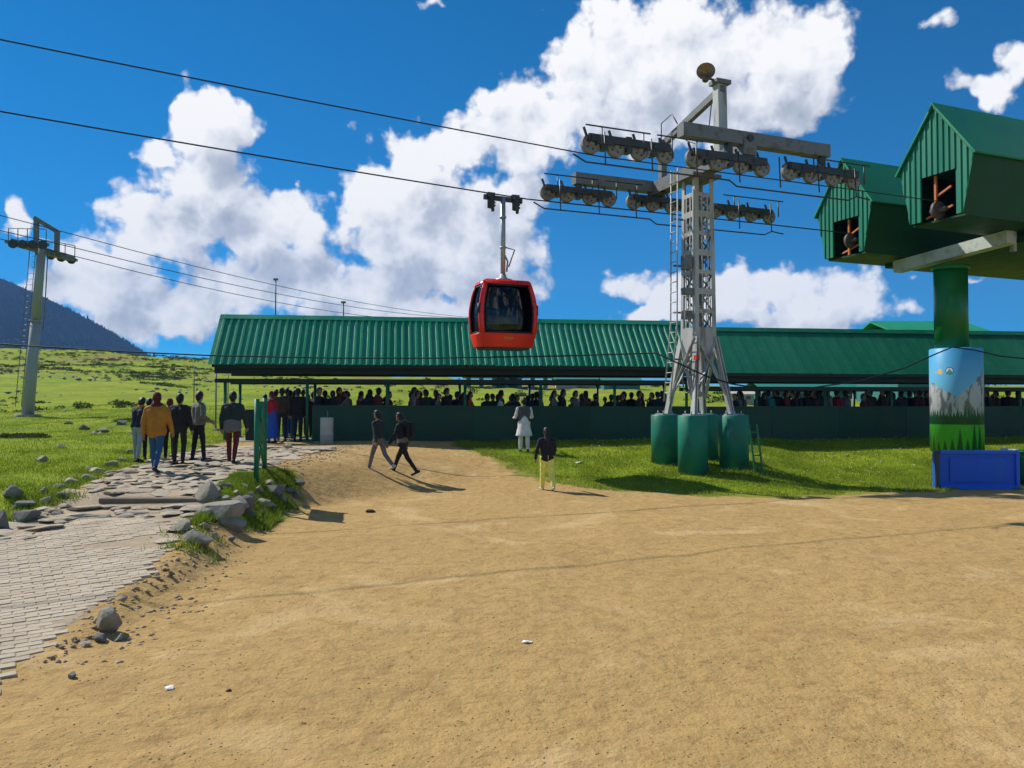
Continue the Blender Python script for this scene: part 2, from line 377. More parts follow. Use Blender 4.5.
XL_Y = [0, 9, 12, 15, 17.5, 22, 27, 30]; XL_X = [-9.8, -8.6, -8.0, -8.3, -8.8, -9.0, -9.6, -10.2]
def xr(Y): return np.interp(Y, XR_Y, XR_X)
def height(X, Y):
    X = np.asarray(X, float); Y = np.asarray(Y, float)
    rt_ = ss(6.5, 11, X); h0 = 0.97 * ss(19.5 + 4.0 * rt_, 29 + 2.5 * rt_, Y)
    hp = np.interp(Y, HP_Y, HP_Z)
    a = xr(Y); w = 1 - ss(0, 1, (X - a) / np.interp(Y, BW_Y, BW_X))
    left = ss(0.3, 3.5, np.interp(Y, XL_Y, XL_X) - X)
    h = h0 * (1 - w) + (hp + left * (0.12 + 0.35 * ss(13, 5, Y))) * w
    yy = np.clip(Y, 33, 152)
    slope = 0.043 + 0.055 * np.clip(-X / 96, -0.05, 1.4)
    h = h + (yy - 33) * slope
    far = ss(152, 400, Y); h = h - far * 3.0
    out = ss(-10, -6, X) * 0
    wild = np.maximum(ss(31, 45, Y), ss(0.5, 5, np.interp(Y, XL_Y, XL_X) - X))
    h = h + wild * (vnoise(X / 6, Y / 6, 3) * 0.45 + vnoise(X / 1.7, Y / 1.7, 4) * 0.16 + vnoise(X / 3.5, Y / 2.5, 9) * 0.7 * ss(42, 70, Y) + vnoise(X / 25, Y / 25, 5) * 1.2 * ss(40, 90, Y))
    near = 1 - ss(40, 80, Y)
    flat = 1 - 0.6 * ((X < a) & (X > a - 3.5))
    h = h + near * flat * (vnoise(X / 0.9, Y / 0.9, 1) * 0.035 + vnoise(X / 0.38, Y / 0.38, 2) * 0.02 + vnoise(X / 3.3, Y / 3.3, 6) * 0.05)
    return h
def hz(x, y): return float(height(np.array([x]), np.array([y]))[0])
def gp(px, py, lift=0.0):
    """point of the ground seen at a pixel"""
    u = (px - 512) / F; v = (HOR - py) / F
    d = np.arange(3.0, 320.0, 0.02); z = CAMZ + v * d
    hh = height(u * d, d) + lift
    i = int(np.argmax(z <= hh))
    return Vector((u * d[i], d[i], hh[i] - lift))
def at(px, py, D):
    return Vector(((px - 512) / F * D, D, CAMZ + (HOR - py) / F * D))

# sand yard outline, everything else is grass
front = [gp(x, y) for x, y in ((455, 446), (488, 456), (515, 473), (560, 484), (620, 491), (700, 496), (790, 498), (860, 494), (935, 491), (1030, 488))]
sand_poly = [(-9.8, -4), (-8.6, 9), (-8.0, 12), (-8.3, 15), (-8.8, 17.5), (-9.0, 22), (-9.8, 28.0), (-6.2, 28.9), (-2.2, 29.0)] + [(p.x, p.y) for p in front] + [(45, 19.5), (45, -4)]
bank_poly = [(-5.0, 12.6), (-4.45, 14.0), (-4.75, 17.9), (-5.1, 19.0), (-5.6, 18.4), (-5.75, 16.5), (-5.4, 14.6)]
def sdpoly(X, Y, poly):
    """signed distance, positive inside"""
    P_ = np.stack([X.ravel(), Y.ravel()], 1); n = len(poly); best = np.full(len(P_), 1e9); inside = np.zeros(len(P_), bool)
    for i in range(n):
        a = np.array(poly[i]); b = np.array(poly[(i + 1) % n]); e = b - a; w = P_ - a
        t = np.clip((w @ e) / (e @ e), 0, 1); d = np.hypot(*(w - t[:, None] * e).T); best = np.minimum(best, d)
        c = ((a[1] <= P_[:, 1]) & (b[1] > P_[:, 1])) | ((b[1] <= P_[:, 1]) & (a[1] > P_[:, 1]))
        with np.errstate(divide='ignore', invalid='ignore'):
            xi = a[0] + (P_[:, 1] - a[1]) / (b[1] - a[1] if b[1] != a[1] else 1e-9) * e[0]
        inside ^= c & (P_[:, 0] < xi)
    return np.where(inside, best, -best).reshape(X.shape)
def grass_sd(X, Y): return np.maximum(-sdpoly(X, Y, sand_poly), sdpoly(X, Y, bank_poly))

def axis(lo, hi, step, far, n):
    fine = np.arange(lo, hi, step); g = np.geomspace(step, far, n)
    return np.concatenate([(lo - np.cumsum(g * (far / np.cumsum(g)[-1])))[::-1], fine, fine[-1] + np.cumsum(g * (far / np.cumsum(g)[-1]))])
gx = axis(-14, 15, 0.17, 1950, 64)
gy = np.concatenate([np.linspace(-60, 1, 10), axis(2.5, 33, 0.17, 1950, 84)[84:]])
GX, GY = np.meshgrid(gx, gy); GZ = height(GX, GY)
me = bpy.data.meshes.new('ground')
nx, ny = len(gx), len(gy)
idx = np.arange(nx * ny).reshape(ny, nx)
quads = np.stack([idx[:-1, :-1], idx[:-1, 1:], idx[1:, 1:], idx[1:, :-1]], -1).reshape(-1, 4)
me.vertices.add(nx * ny); me.vertices.foreach_set('co', np.stack([GX, GY, GZ], -1).ravel())
me.loops.add(quads.size); me.loops.foreach_set('vertex_index', quads.ravel())
me.polygons.add(len(quads)); me.polygons.foreach_set('loop_start', np.arange(0, quads.size, 4)); me.polygons.foreach_set('use_smooth', np.ones(len(quads), bool))
me.update(); me.validate()
at_ = me.attributes.new('grass_edge', 'FLOAT', 'POINT'); at_.data.foreach_set('value', np.clip(grass_sd(GX, GY), -6, 6).ravel())

def ground_material():
    m = bpy.data.materials.new('ground of sand and grass'); m.use_nodes = True
    t = m.node_tree; t.nodes.clear(); q = NT(t)
    out = q.n('ShaderNodeOutputMaterial'); b = q.n('ShaderNodeBsdfPrincipled')
    co = q.n('ShaderNodeTexCoord').outputs['Object']
    flat = q.vm('MULTIPLY', co, (1, 1, 0))
    ed = q.n('ShaderNodeAttribute', attribute_name='grass_edge').outputs['Fac']
    wob = q.m('MULTIPLY', q.m('SUBTRACT', q.noise(flat, 1.7, 6, 0.65), 0.5), 1.6)
    g = q.sstep(q.m('ADD', ed, wob), -0.14, 0.14)
    # sand
    n1 = q.noise(flat, 0.35, 6, 0.6); n2 = q.noise(flat, 5.0, 7, 0.65); n3 = q.noise(flat, 42, 4, 0.6)
    sand = q.mix(n1, (0.385, 0.248, 0.092), (0.52, 0.35, 0.142))
    sand = q.mix(q.sstep(n2, 0.48, 0.70, 0, 0.6), sand, (0.32, 0.19, 0.068))
    sand = q.mix(q.sstep(n3, 0.55, 0.75, 0, 0.4), sand, (0.60, 0.43, 0.22))
    n4 = q.noise(q.vm('MULTIPLY', flat, (0.55, 1.3, 0)), 7, 5, 0.7); sand = q.mix(q.sstep(n4, 0.55, 0.70, 0, 0.6), sand, (0.27, 0.155, 0.055))
    peb = q.n('ShaderNodeTexVoronoi'); t.links.new(flat, peb.inputs['Vector']); peb.inputs['Scale'].default_value = 9
    spk = q.m('MULTIPLY', q.sstep(peb.outputs['Distance'], 0.16, 0.08), q.sstep(q.noise(flat, 3.1, 3), 0.5, 0.62))
    scuff = q.sstep(q.noise(flat, 0.9, 5, 0.6, 2.5), 0.52, 0.66, 0, 0.5); sand = q.mix(scuff, sand, (0.33, 0.205, 0.085))
    pale = q.sstep(q.noise(q.vm('ADD', flat, (31, 17, 0)), 0.5, 5, 0.6, 1.0), 0.54, 0.68, 0, 0.6); sand = q.mix(pale, sand, (0.60, 0.42, 0.20))
    sand = q.mix(q.m('MULTIPLY', spk, 0.5), sand, (0.13, 0.08, 0.045))
    # grass
    g1 = q.noise(flat, 0.22, 6, 0.6); g2 = q.noise(flat, 1.6, 6, 0.65); g3 = q.noise(flat, 14, 4, 0.6)
    gr = q.mix(q.sstep(g1, 0.3, 0.7), (0.145, 0.225, 0.010), (0.285, 0.335, 0.016))
    gr = q.mix(q.sstep(g2, 0.50, 0.68, 0, 0.7), gr, (0.11, 0.15, 0.012))
    gr = q.mix(q.sstep(g3, 0.52, 0.72, 0, 0.5), gr, (0.26, 0.28, 0.06))
    sx = q.n('ShaderNodeSeparateXYZ'); t.links.new(co, sx.inputs[0])
    dry = q.m('MULTIPLY', q.sstep(q.noise(flat, 0.06, 5, 0.6), 0.52, 0.64), q.sstep(sx.outputs[1], 45, 110))
    gr = q.mix(q.m('MULTIPLY', dry, 0.7), gr, (0.25, 0.18, 0.07))
    worn = q.sstep(q.m('ADD', ed, q.m('MULTIPLY', wob, 1.4)), 1.0, 0.0, 0, 0.55)
    gr = q.mix(worn, gr, (0.21, 0.17, 0.05))
    c = q.mix(g, sand, gr)
    t.links.new(c, b.inputs['Base Color']); b.inputs['Roughness'].default_value = 0.95; b.inputs['Specular IOR Level'].default_value = 0.1
    hh = q.m('ADD', q.m('MULTIPLY', q.noise(flat, 3.5, 7, 0.68), 1.0), q.m('MULTIPLY', q.noise(flat, 16, 5, 0.65), 0.35))
    vo = q.n('ShaderNodeTexVoronoi', feature='SMOOTH_F1'); t.links.new(flat, vo.inputs['Vector']); vo.inputs['Scale'].default_value = 5.5
    hh = q.m('ADD', hh, q.m('MULTIPLY', vo.outputs['Distance'], 0.35))
    bn = q.n('ShaderNodeBump'); bn.inputs['Strength'].default_value = 1.0; bn.inputs['Distance'].default_value = 0.055
    t.links.new(hh, bn.inputs['Height']); t.links.new(bn.outputs[0], b.inputs['Normal'])
    t.links.new(b.outputs[0], out.inputs[0]); return m
me.materials.append(ground_material())
tag(link('ground', me), kind='structure')

# ------------------------------------------------------------------ mountain, far left, wooded
def mountain():
    D0 = 1450.0
    xs = np.linspace(-1850, -500, 150); ys = np.linspace(1040, 1900, 110)
    X, Y = np.meshgrid(xs, ys)
    # ridge line: rises to the left
    def crest(X):
        u = X / D0 * F + 512
        prof = np.interp(u, [-300, -120, 0, 40, 75, 110, 155, 200, 260], [243, 250, 280, 297, 314, 333, 362, 385, 400])
        return (HOR - prof) / F * D0 + 6
    c = crest(X)
    dy = (Y - D0)
    prof = np.where(dy < 0, np.clip(1 + dy / 400.0, 0, 1) ** 0.9, np.clip(1 - dy / 450.0, 0, 1))
    Z = c * prof + (vnoise(X / 110, Y / 110, 21) * 40 + vnoise(X / 45, Y / 45, 22) * 14) * np.clip(np.abs(dy) / 180, 0.12, 1) * np.clip(c / 120, 0, 1)
    Z = np.where(prof <= 0.01, -6, Z)
    mb = bpy.data.meshes.new('mountain'); ny, nx = X.shape; id_ = np.arange(nx * ny).reshape(ny, nx)
    q = np.stack([id_[:-1, :-1], id_[:-1, 1:], id_[1:, 1:], id_[1:, :-1]], -1).reshape(-1, 4)
    mb.from_pydata(np.stack([X, Y, Z], -1).reshape(-1, 3).tolist(), [], q.tolist())
    mb.polygons.foreach_set('use_smooth', np.ones(len(q), bool))
    mb.materials.append(mat('haze-tinted wooded slope', (0.010, 0.024, 0.028), 0.95, 0.3, 0.012, spec=0.0, dirt=(0.014, 0.030, 0.030), dscale=0.006, damt=0.8))  # slope colour carries the same painted haze blue as its trees
    tag(link('mountain', mb), kind='structure')
    # conifers on it, one mass
    N = 17000
    tx = rng.uniform(-1500, -560, N); ty = rng.uniform(1050, 1520, N)
    keep = vnoise(tx / 80, ty / 80, 30) + rng.uniform(-0.5, 0.5, N) > -0.25
    tx, ty = tx[keep], ty[keep]
    fi = (tx - xs[0]) / (xs[1] - xs[0]); fj = (ty - ys[0]) / (ys[1] - ys[0])
    i0 = np.clip(fi.astype(int), 0, nx - 2); j0 = np.clip(fj.astype(int), 0, ny - 2); a = fi - i0; b = fj - j0
    tz = (Z[j0, i0] * (1 - a) + Z[j0, i0 + 1] * a) * (1 - b) + (Z[j0 + 1, i0] * (1 - a) + Z[j0 + 1, i0 + 1] * a) * b
    V = []; Fc = []
    for x, y, z in zip(tx, ty, tz):
        if z < 9: continue
        h = random.uniform(3.0, 6.0) * (2.4 if random.random() < 0.004 else 1); r = h * random.uniform(0.22, 0.36); o = len(V)
        for lev, (zz, rr) in enumerate(((0.05, 1.0), (0.45, 0.62), (1.0, 0.0))):
            if rr == 0: V.append((x, y, z + h)); continue
            for kx in range(6):
                an = kx * math.pi / 3 + lev; V.append((x + math.cos(an) * r * rr * random.uniform(0.75, 1.2), y + math.sin(an) * r * rr * random.uniform(0.75, 1.2), z + h * zz - 1))
        for kx in range(6):
            kn = (kx + 1) % 6
            Fc.append((o + kx, o + kn, o + 6 + kn, o + 6 + kx)); Fc.append((o + 6 + kx, o + 6 + kn, o + 12))
    tm = bpy.data.meshes.new('far_forest'); tm.from_pydata(V, [], Fc); tm.materials.append(M_conifer)
    tag(link('far_forest', tm), 'dark conifer forest covering the hazy mountain slope', 'forest', kind='stuff')
mountain()

# ------------------------------------------------------------------ paved path: pavers, flagstones
path_pts = []
YS = np.arange(2.6, 25.2, 0.25)
V = []; Fc = []
for y in YS:
    a = float(np.interp(y, XL_Y, XL_X)) + 0.15; b = float(xr(y)) - 0.02
    for t in np.linspace(0, 1, 26):
        x = a + (b - a) * t; V.append((x, y, hz(x, y) + (0.010 if 0 < t < 1 else -0.04)))
for i in range(len(YS) - 1):
    for j in range(25): Fc.append((i * 26 + j, i * 26 + j + 1, (i + 1) * 26 + j + 1, (i + 1) * 26 + j))
pm = bpy.data.meshes.new('path'); pm.from_pydata(V, [], Fc); pm.materials.append(mat('path bedding soil', (0.36, 0.28, 0.18), 0.95, 0.35, 3, bump=0.02, bscale=12))
path = tag(link('path', pm), kind='structure')

M_pav = mat('grey paver', (0.46, 0.38, 0.27), 0.9, 0.3, 1.7, ov=0.10, bump=0.008, bscale=28, dirt=(0.27, 0.20, 0.125), dscale=1.6, damt=0.8)
def paver_mesh(seed, L=0.216, Wd=0.113, H=0.06):
    r = random.Random(seed); mb = MB(); mb.box((0, 0, 0), (L, Wd, H)); me_ = mb.mesh('paver', M_pav)
    bevel_mesh(me_, 0.008)
    for v in me_.vertices: v.co += Vector((r.uniform(-.003, .003), r.uniform(-.003, .003), r.uniform(-.002, .002)))
    return me_
pavs = [paver_mesh(i) for i in range(5)]
pa = R(33); ca, sa = math.cos(pa), math.sin(pa)         # rows run obliquely across the path
cand = []
for i in range(-90, 110):
    for j in range(-20, 140):
        lx = i * 0.222 + (0.111 if j % 2 else 0); ly = j * 0.119
        x = -7.0 + lx * ca - ly * sa; y = 3.0 + lx * sa + ly * ca
        if not (2.8 < y < 13.2): continue
        xl_ = float(np.interp(y, XL_Y, XL_X)) + 0.5; xr_ = float(xr(y)) - 0.12
        wob = 0.16 * math.sin(y * 2.1) + 0.1 * math.sin(y * 5.3)
        if x < xl_ + 0.3 * ss(11, 13, y) + wob or x > xr_ + wob * 0.6: continue
        if y > 11.2 and float(vnoise(x * 0.8, y * 0.8, 40)) > 0.28 - (y - 11.2) * 0.18: continue
        u = x / y
        cand.append((abs(u) > 0.66, y, x))
cand.sort()
xs = np.array([c[2] for c in cand]); ys = np.array([c[1] for c in cand]); hs_ = height(xs, ys)
e = 0.15; gxs = (height(xs + e, ys) - height(xs - e, ys)) / (2 * e); gys = (height(xs, ys + e) - height(xs, ys - e)) / (2 * e)
rest = MB()
for i, (out_, y, x) in enumerate(cand):
    nrm = Vector((-gxs[i], -gys[i], 1)).normalized()
    q = Vector((0, 0, 1)).rotation_difference(nrm).to_matrix() @ Matrix.Rotation(pa + random.uniform(-.03, .03), 3, 'Z')
    z = hs_[i] - 0.012 + random.uniform(-0.004, 0.004)
    if i < 300:
        o = link('paver', pavs[i % 5], path, (x, y, z)); o.rotation_euler = q.to_euler()
    else:
        rest.box((x, y, z), (0.214, 0.111, 0.06), mtx=q)
ro = rest.build('paver_field', M_pav, path); ro['kind'] = 'stuff'

def stone_mesh(name, size, seed, m, flatness=1.0, sub=2, cut=7, rough=0.10):
    r = random.Random(seed); bm = bmesh.new()
    bmesh.ops.create_icosphere(bm, subdivisions=sub, radius=1.0)
    for _ in range(cut):                                   # planar facets
        n = Vector((r.uniform(-1, 1), r.uniform(-1, 1), r.uniform(-1, 1))).normalized(); d = r.uniform(0.40, 0.74)
        for v in bm.verts:
            t = v.co.dot(n)
            if t > d: v.co -= n * (t - d)
    for v in bm.verts:
        v.co *= 1 + r.uniform(-rough, rough) * 0.6
        v.co = Vector((v.co.x * size[0], v.co.y * size[1], v.co.z * size[2]))
    me_ = bpy.data.meshes.new(name); bm.to_mesh(me_); bm.free(); me_.materials.append(m)
    return me_
# flagstones of the upper path
flags = []
tries = 0
while len(flags) < 250 and tries < 16000:
    tries += 1
    y = random.uniform(11.6, 24.5); a = float(np.interp(y, XL_Y, XL_X)); b = float(xr(y))
    x = random.uniform(a + 0.1, b - 0.1)
    if y < 13.2 and a + 1.0 < x < b - 0.3: continue
    if 14.1 < y < 14.75: continue
    s = random.uniform(0.14, 0.40) * (1 if y < 17 else 1.2)
    if any((x - p[0]) ** 2 + (y - p[1]) ** 2 < ((s + p[2]) * 0.70) ** 2 for p in flags): continue
    flags.append((x, y, s))
for i, (x, y, s) in enumerate(flags):
    me_ = stone_mesh('flagstone', (s * random.uniform(0.85, 1.2), s * random.uniform(0.75, 1.05), 0.05), 500 + i, M_flag, sub=2, cut=9, rough=0.05)
    o = link('flagstone', me_, path, (x, y, hz(x, y) + 0.02 + random.uniform(-0.015, 0.015))); o.rotation_euler = (random.uniform(-.06, .06), random.uniform(-.06, .06), random.uniform(0, 6))
# timber step across the path
p0 = gp(112, 499); p1 = gp(206, 497)
sb = MB(); a = Vector((-7.35, 14.36, 0)); b = Vector((-5.6, 14.42, 0)); zz = hz(-6.4, 14.05) + 0.10
sb.beam((a.x, a.y, zz), (b.x, b.y, zz - 0.01), 0.22, 0.09)
tag(link('path_step', bevel_mesh(sb.mesh('path_step', M_wood), 0.012)), 'weathered plank step laid across the stone path', 'step')

# ------------------------------------------------------------------ boulders along the path
def boulder(px, py, w, hgt, label, m=None, rot=None, sink=0.25, dep=None, group='stones along the path', seed=None):
    p = gp(px, py); sc = p.y / F
    sx_ = w * sc / 2 * 0.82; sz_ = hgt * sc / 2 * 0.85
    sy_ = (dep if dep else 0.8) * sx_
    sd = seed if seed is not None else int(px * 7 + py)
    me_ = stone_mesh('boulder', (sx_ * 1.4, sy_ * 1.4, sz_ * 1.5), sd, m or M_rock, sub=3, cut=13, rough=0.035)
    o = link('boulder', me_, None, (p.x, p.y + sy_ * 0.5, hz(p.x, p.y + sy_ * 0.5) + sz_ * (1 - sink)))
    r = random.Random(sd); o.rotation_euler = (r.uniform(-.15, .15), r.uniform(-.2, .2), r.uniform(-.5, .5))
    return tag(o, label, 'stone', group)
named = [
    (220, 522, 52, 24, 'largest slanting grey stone on the bank right of the path'),
    (196, 543, 30, 17, 'flat-topped grey stone at the near end of the bank'),
    (183, 533, 26, 16, 'rounded grey-brown stone at the left near end of the bank'),
    (232, 528, 34, 18, 'low mossy stone leaning beside the largest stone on the bank'),
    (236, 510, 30, 18, 'grey boulder on the bank just behind the largest stone'),
    (208, 502, 26, 20, 'upright pale stone on the bank beside the plank step'),
    (246, 512, 20, 18, 'dark grey stone at the right side of the bank'),
    (110, 632, 38, 28, 'lone brownish wedge-shaped stone on the edge of the pavers'),
    (102, 641, 16, 9, 'small pale grey stone chip in front of the lone wedge-shaped stone'),
    (121, 640, 12, 8, 'brownish stone chip right of the lone wedge-shaped stone'),
    (86, 644, 15, 6, 'flat tan stone chip left of the lone wedge-shaped stone'),
    (22, 522, 32, 16, 'dark slate stone low at the left edge of the path'),
    (10, 500, 24, 15, 'pale rounded boulder at the left edge of the photograph'),
    (20, 509, 26, 11, 'middle grey stone stacked above the dark slate stone'),
    (2, 530, 18, 22, 'dark boulder cut by the left edge of the photograph'),
    (274, 496, 24, 14, 'dark mossy stone at the foot of the green frame'),
    (262, 507, 22, 14, 'grey stone at the foot of the bank'),
    (287, 449, 12, 8, 'small pale block lying before the shed entrance'),
    (76, 677, 9, 10, 'small dark clod lying on the sand by the pavers'),
    (125, 601, 8, 8, 'small brown stone at the crumbled paver edge'),
    (172, 575, 8, 7, 'small dark stone below the near end of the bank'),
]
for i, (x, y, w, h, lab) in enumerate(named):
    dk = any(s_ in lab for s_ in ('dark', 'slate', 'chip in front'))
    boulder(x, y, w, h, lab, M_rockd if dk else (M_flag if 'tan' in lab or 'pale block' in lab else M_rock), seed=900 + i)
small = [(216, 494, 18, 10), (226, 489, 16, 9), (236, 496, 15, 9), (250, 500, 14, 10), (244, 489, 14, 8), (258, 493, 14, 9), (268, 487, 14, 8), (226, 503, 14, 9), (281, 491, 12, 8), (290, 494, 12, 8), (297, 499, 11, 7), (252, 517, 12, 7), (300, 487, 11, 9), (206, 528, 12, 8), (215, 537, 12, 8), (232, 541, 11, 7), (262, 515, 11, 7), (272, 508, 12, 8), (284, 502, 11, 7), (224, 513, 14, 9), (240, 503, 13, 8), (207, 517, 13, 9)]
small.sort(key=lambda s: -s[1])
for i, (x, y, w, h) in enumerate(small):
    boulder(x, y, w, h, f'{ordinal(i)} of the small bank stones, counting away from the camera', M_rock if i % 3 else M_rockd, seed=1200 + i)
lefts = [(42, 494, 18, 8), (58, 489, 16, 8), (72, 484, 18, 8), (86, 480, 16, 7), (98, 473, 18, 8), (112, 467, 16, 8), (122, 461, 14, 7), (46, 503, 16, 8), (64, 497, 14, 7), (128, 453, 12, 6), (90, 471, 13, 8)]
lefts.sort(key=lambda s: -s[1])
for i, (x, y, w, h) in enumerate(lefts):
    boulder(x, y, w, h, f'{ordinal(i)} of the low stones edging the left side of the path, from the near end', M_rock if i % 2 else M_flag, seed=1400 + i, sink=0.5)
fieldst = [(102, 433, 14, 8), (42, 462, 16, 8), (84, 430, 13, 8), (120, 425, 12, 7), (60, 448, 12, 6), (68, 424, 10, 6), (142, 430, 10, 6)]
for i, (x, y, w, h) in enumerate(sorted(fieldst, key=lambda s: -s[1])):
    boulder(x, y, w, h, f'{ordinal(i)} nearest of the grey stones lying loose in the left meadow', M_rockd if i % 2 else M_rock, seed=1500 + i, sink=0.55, group='stones in the meadow')
# litter and clods
def flake(px, py, s, m, label, nm='paper_scrap', cat='litter'):
    p = gp(px, py); mb = MB()
    pts = [(-s, -s * .5, 0), (s * .8, -s * .6, s * .18), (s, s * .5, 0), (-.1 * s, s * .8, s * .35), (-s * .9, s * .4, s * .08)]
    mb.add([(a, b, c + 0.012) for a, b, c in pts] + [(a, b, c) for a, b, c in pts], [(0, 1, 2, 3, 4), (9, 8, 7, 6, 5)] + [(i, (i + 1) % 5, 5 + (i + 1) % 5, 5 + i) for i in range(5)])
    tag(mb.build(nm, m, None, (p.x, p.y, p.z - 0.003), random.uniform(0, 6)), label, cat)
flake(172, 687, 0.045, M_paper, 'white paper scrap on the sand near the lower left')
flake(527, 641, 0.05, M_paper, 'white paper scrap alone in the middle of the sand')
flake(186, 506, 0.10, M_purple, 'crumpled purple wrapper below the plank step', 'wrapper')
flake(579, 463, 0.12, M_paper, 'white paper scrap on the grass by the man in white', 'paper_scrap')
p = gp(370, 512)
tag(link('dark_clod', stone_mesh('dark_clod', (0.13, 0.08, 0.05), 77, M_dung, sub=2), None, (p.x, p.y, p.z + 0.02)), 'dark clod on the sand right of the frame shadow', 'clod')
p = gp(231, 689)
tag(link('dark_clod', stone_mesh('dark_clod', (0.025, 0.02, 0.018), 78, M_dung, sub=2), None, (p.x, p.y, p.z + 0.005)), 'tiny dark clod on the sand right of the white scrap', 'clod')

# ------------------------------------------------------------------ loose grit and pebbles on the sand (uncountable)
def scatter_stones(name, xy, smin, smax, m, label, seed):
    r = np.random.default_rng(seed); n = len(xy)
    base = np.array([(0, 0, 1), (1, 0, 0), (0, 1, 0), (-1, 0, 0), (0, -1, 0), (0, 0, -1)], float)
    fc = np.array([(0, 1, 2), (0, 2, 3), (0, 3, 4), (0, 4, 1), (5, 2, 1), (5, 3, 2), (5, 4, 3), (5, 1, 4)])
    s = r.uniform(smin, smax, (n, 1, 1)) * r.uniform(0.5, 1.2, (n, 6, 3)); s[:, :, 2] *= 0.6
    an = r.uniform(0, 6.3, n); ca_, sa_ = np.cos(an), np.sin(an)
    v = base[None] * s
    vx = v[..., 0] * ca_[:, None] - v[..., 1] * sa_[:, None]; vy = v[..., 0] * sa_[:, None] + v[..., 1] * ca_[:, None]
    z = height(xy[:, 0], xy[:, 1])
    co = np.stack([vx + xy[:, :1], vy + xy[:, 1:2], v[..., 2] + z[:, None]], -1).reshape(-1, 3)
    fa = (fc[None] + (np.arange(n) * 6)[:, None, None]).reshape(-1, 3)
    m_ = tri_mesh(name, co, fa); m_.materials.append(m)
    return tag(link(name, m_), label, 'stones', kind='stuff')
def tri_mesh(name, co, fa):
    m_ = bpy.data.meshes.new(name); m_.vertices.add(len(co)); m_.vertices.foreach_set('co', co.ravel())
    m_.loops.add(fa.size); m_.loops.foreach_set('vertex_index', fa.ravel().astype(np.int32))
    m_.polygons.add(len(fa)); m_.polygons.foreach_set('loop_start', np.arange(0, fa.size, fa.shape[1], dtype=np.int32)); m_.update(); return m_
N = 9000
yy = 3.2 + 19 * rng.random(N) ** 1.6; xx = rng.uniform(-0.68, 0.68, N) * yy
kp = sdpoly(xx, yy, sand_poly) > 0.1; kp &= (xx > xr(yy) - 0.2)
scatter_stones('sand_grit', np.stack([xx[kp], yy[kp]], 1), 0.004, 0.016, mat('grit', (0.37, 0.235, 0.105), 0.95, 0.45, 2), 'fine grit and crumbs strewn over the sand yard', 5)
N = 5000
yy = rng.uniform(7, 26, N); d_ = rng.normal(0, 0.35, N); xx = xr(yy) + d_ + 0.15
scatter_stones('path_rubble', np.stack([xx, yy], 1)[: 1700], 0.012, 0.05, mat('path rubble stone', (0.36, 0.27, 0.165), 0.95, 0.4, 3), 'crumbled rubble along the right edge of the path', 6)
N = 2600
yy = rng.uniform(26, 140, N); xx = rng.uniform(-0.66, -0.2, N) * yy
kp = vnoise(xx / 9, yy / 5, 55) + rng.uniform(-.2, .2, N) > 0.24
scatter_stones('meadow_rocks', np.stack([xx[kp], yy[kp]], 1), 0.10, 0.34, M_rock, 'scattered grey rocks strewn over the rising meadow', 8)

# ------------------------------------------------------------------ grass blades
def grass(name, xy, hmin, hmax, wid, m, label, seed):
    r = np.random.default_rng(seed); n = len(xy); an = r.uniform(0, 6.3, n); h = r.uniform(hmin, hmax, n) * (0.7 + 0.8 * (vnoise(xy[:, 0] / 0.6, xy[:, 1] / 0.6, 70) + 0.5))
    w = wid * r.uniform(0.6, 1.3, n); z = height(xy[:, 0], xy[:, 1]) - 0.01
    lx = r.normal(0, 0.35, n) * h; ly = r.normal(0, 0.35, n) * h
    c = np.stack([xy[:, 0], xy[:, 1], z], 1); d = np.stack([np.cos(an) * w, np.sin(an) * w, 0 * w], 1)
    top = c + np.stack([lx, ly, h], 1)
    co = np.stack([c - d, c + d, top], 1).reshape(-1, 3)
    m_ = tri_mesh(name, co, np.arange(3 * n).reshape(n, 3)); m_.materials.append(m)
    return tag(link(name, m_), label, 'grass', kind='stuff')
M_blade = mat('grass blade', (0.215, 0.29, 0.016), 0.7, 0.5, 0.9, trans=0.45)
M_bladed = mat('bank grass blade', (0.17, 0.25, 0.018), 0.7, 0.3, 0.8, trans=0.45)
N = 260000
yy = rng.uniform(18.8, 34, N); xx = rng.uniform(-0.12, 0.70, N) * yy
kp = (-sdpoly(xx, yy, sand_poly) + vnoise(xx * 1.7, yy * 1.7, 81) * 0.9 > 0.05) & (rng.random(N) < 0.75 + vnoise(xx / 0.8, yy / 0.8, 82))
grass('lawn_grass', np.stack([xx[kp], yy[kp]], 1), 0.03, 0.085, 0.010, M_blade, 'short bright grass around the lattice tower', 21)
N = 240000
yy = 9 + 42 * rng.random(N) ** 1.25; xx = rng.uniform(-0.70, -0.15, N) * yy
sdv = -sdpoly(xx, yy, sand_poly)
kp = (sdv + vnoise(xx * 1.7, yy * 1.7, 83) * 0.9 > 0.0) & (rng.random(N) < 0.7 + vnoise(xx / 1.1, yy / 1.1, 84))
grass('meadow_grass', np.stack([xx[kp], yy[kp]], 1), 0.02, 0.08, 0.012, M_blade, 'short bright meadow grass left of the path', 22)
N = 60000
xx = rng.uniform(-6, -4.2, N); yy = rng.uniform(12.3, 19.3, N)
kp = sdpoly(xx, yy, bank_poly) + vnoise(xx * 2, yy * 2, 85) * 0.5 > 0.0
grass('bank_grass', np.stack([xx[kp], yy[kp]], 1), 0.04, 0.13, 0.010, M_bladed, 'longer grass on the bank under the green frame', 23)
cl_ = []
for cx, cy in [(l[0], l[1]) for l in lefts] + [(200, 533), (240, 520), (250, 505), (275, 498), (10, 520), (30, 505), (190, 545)]:
    p = gp(cx, cy)
    for _ in range(260): cl_.append((p.x + random.gauss(0, 0.22), p.y + random.gauss(0, 0.18)))
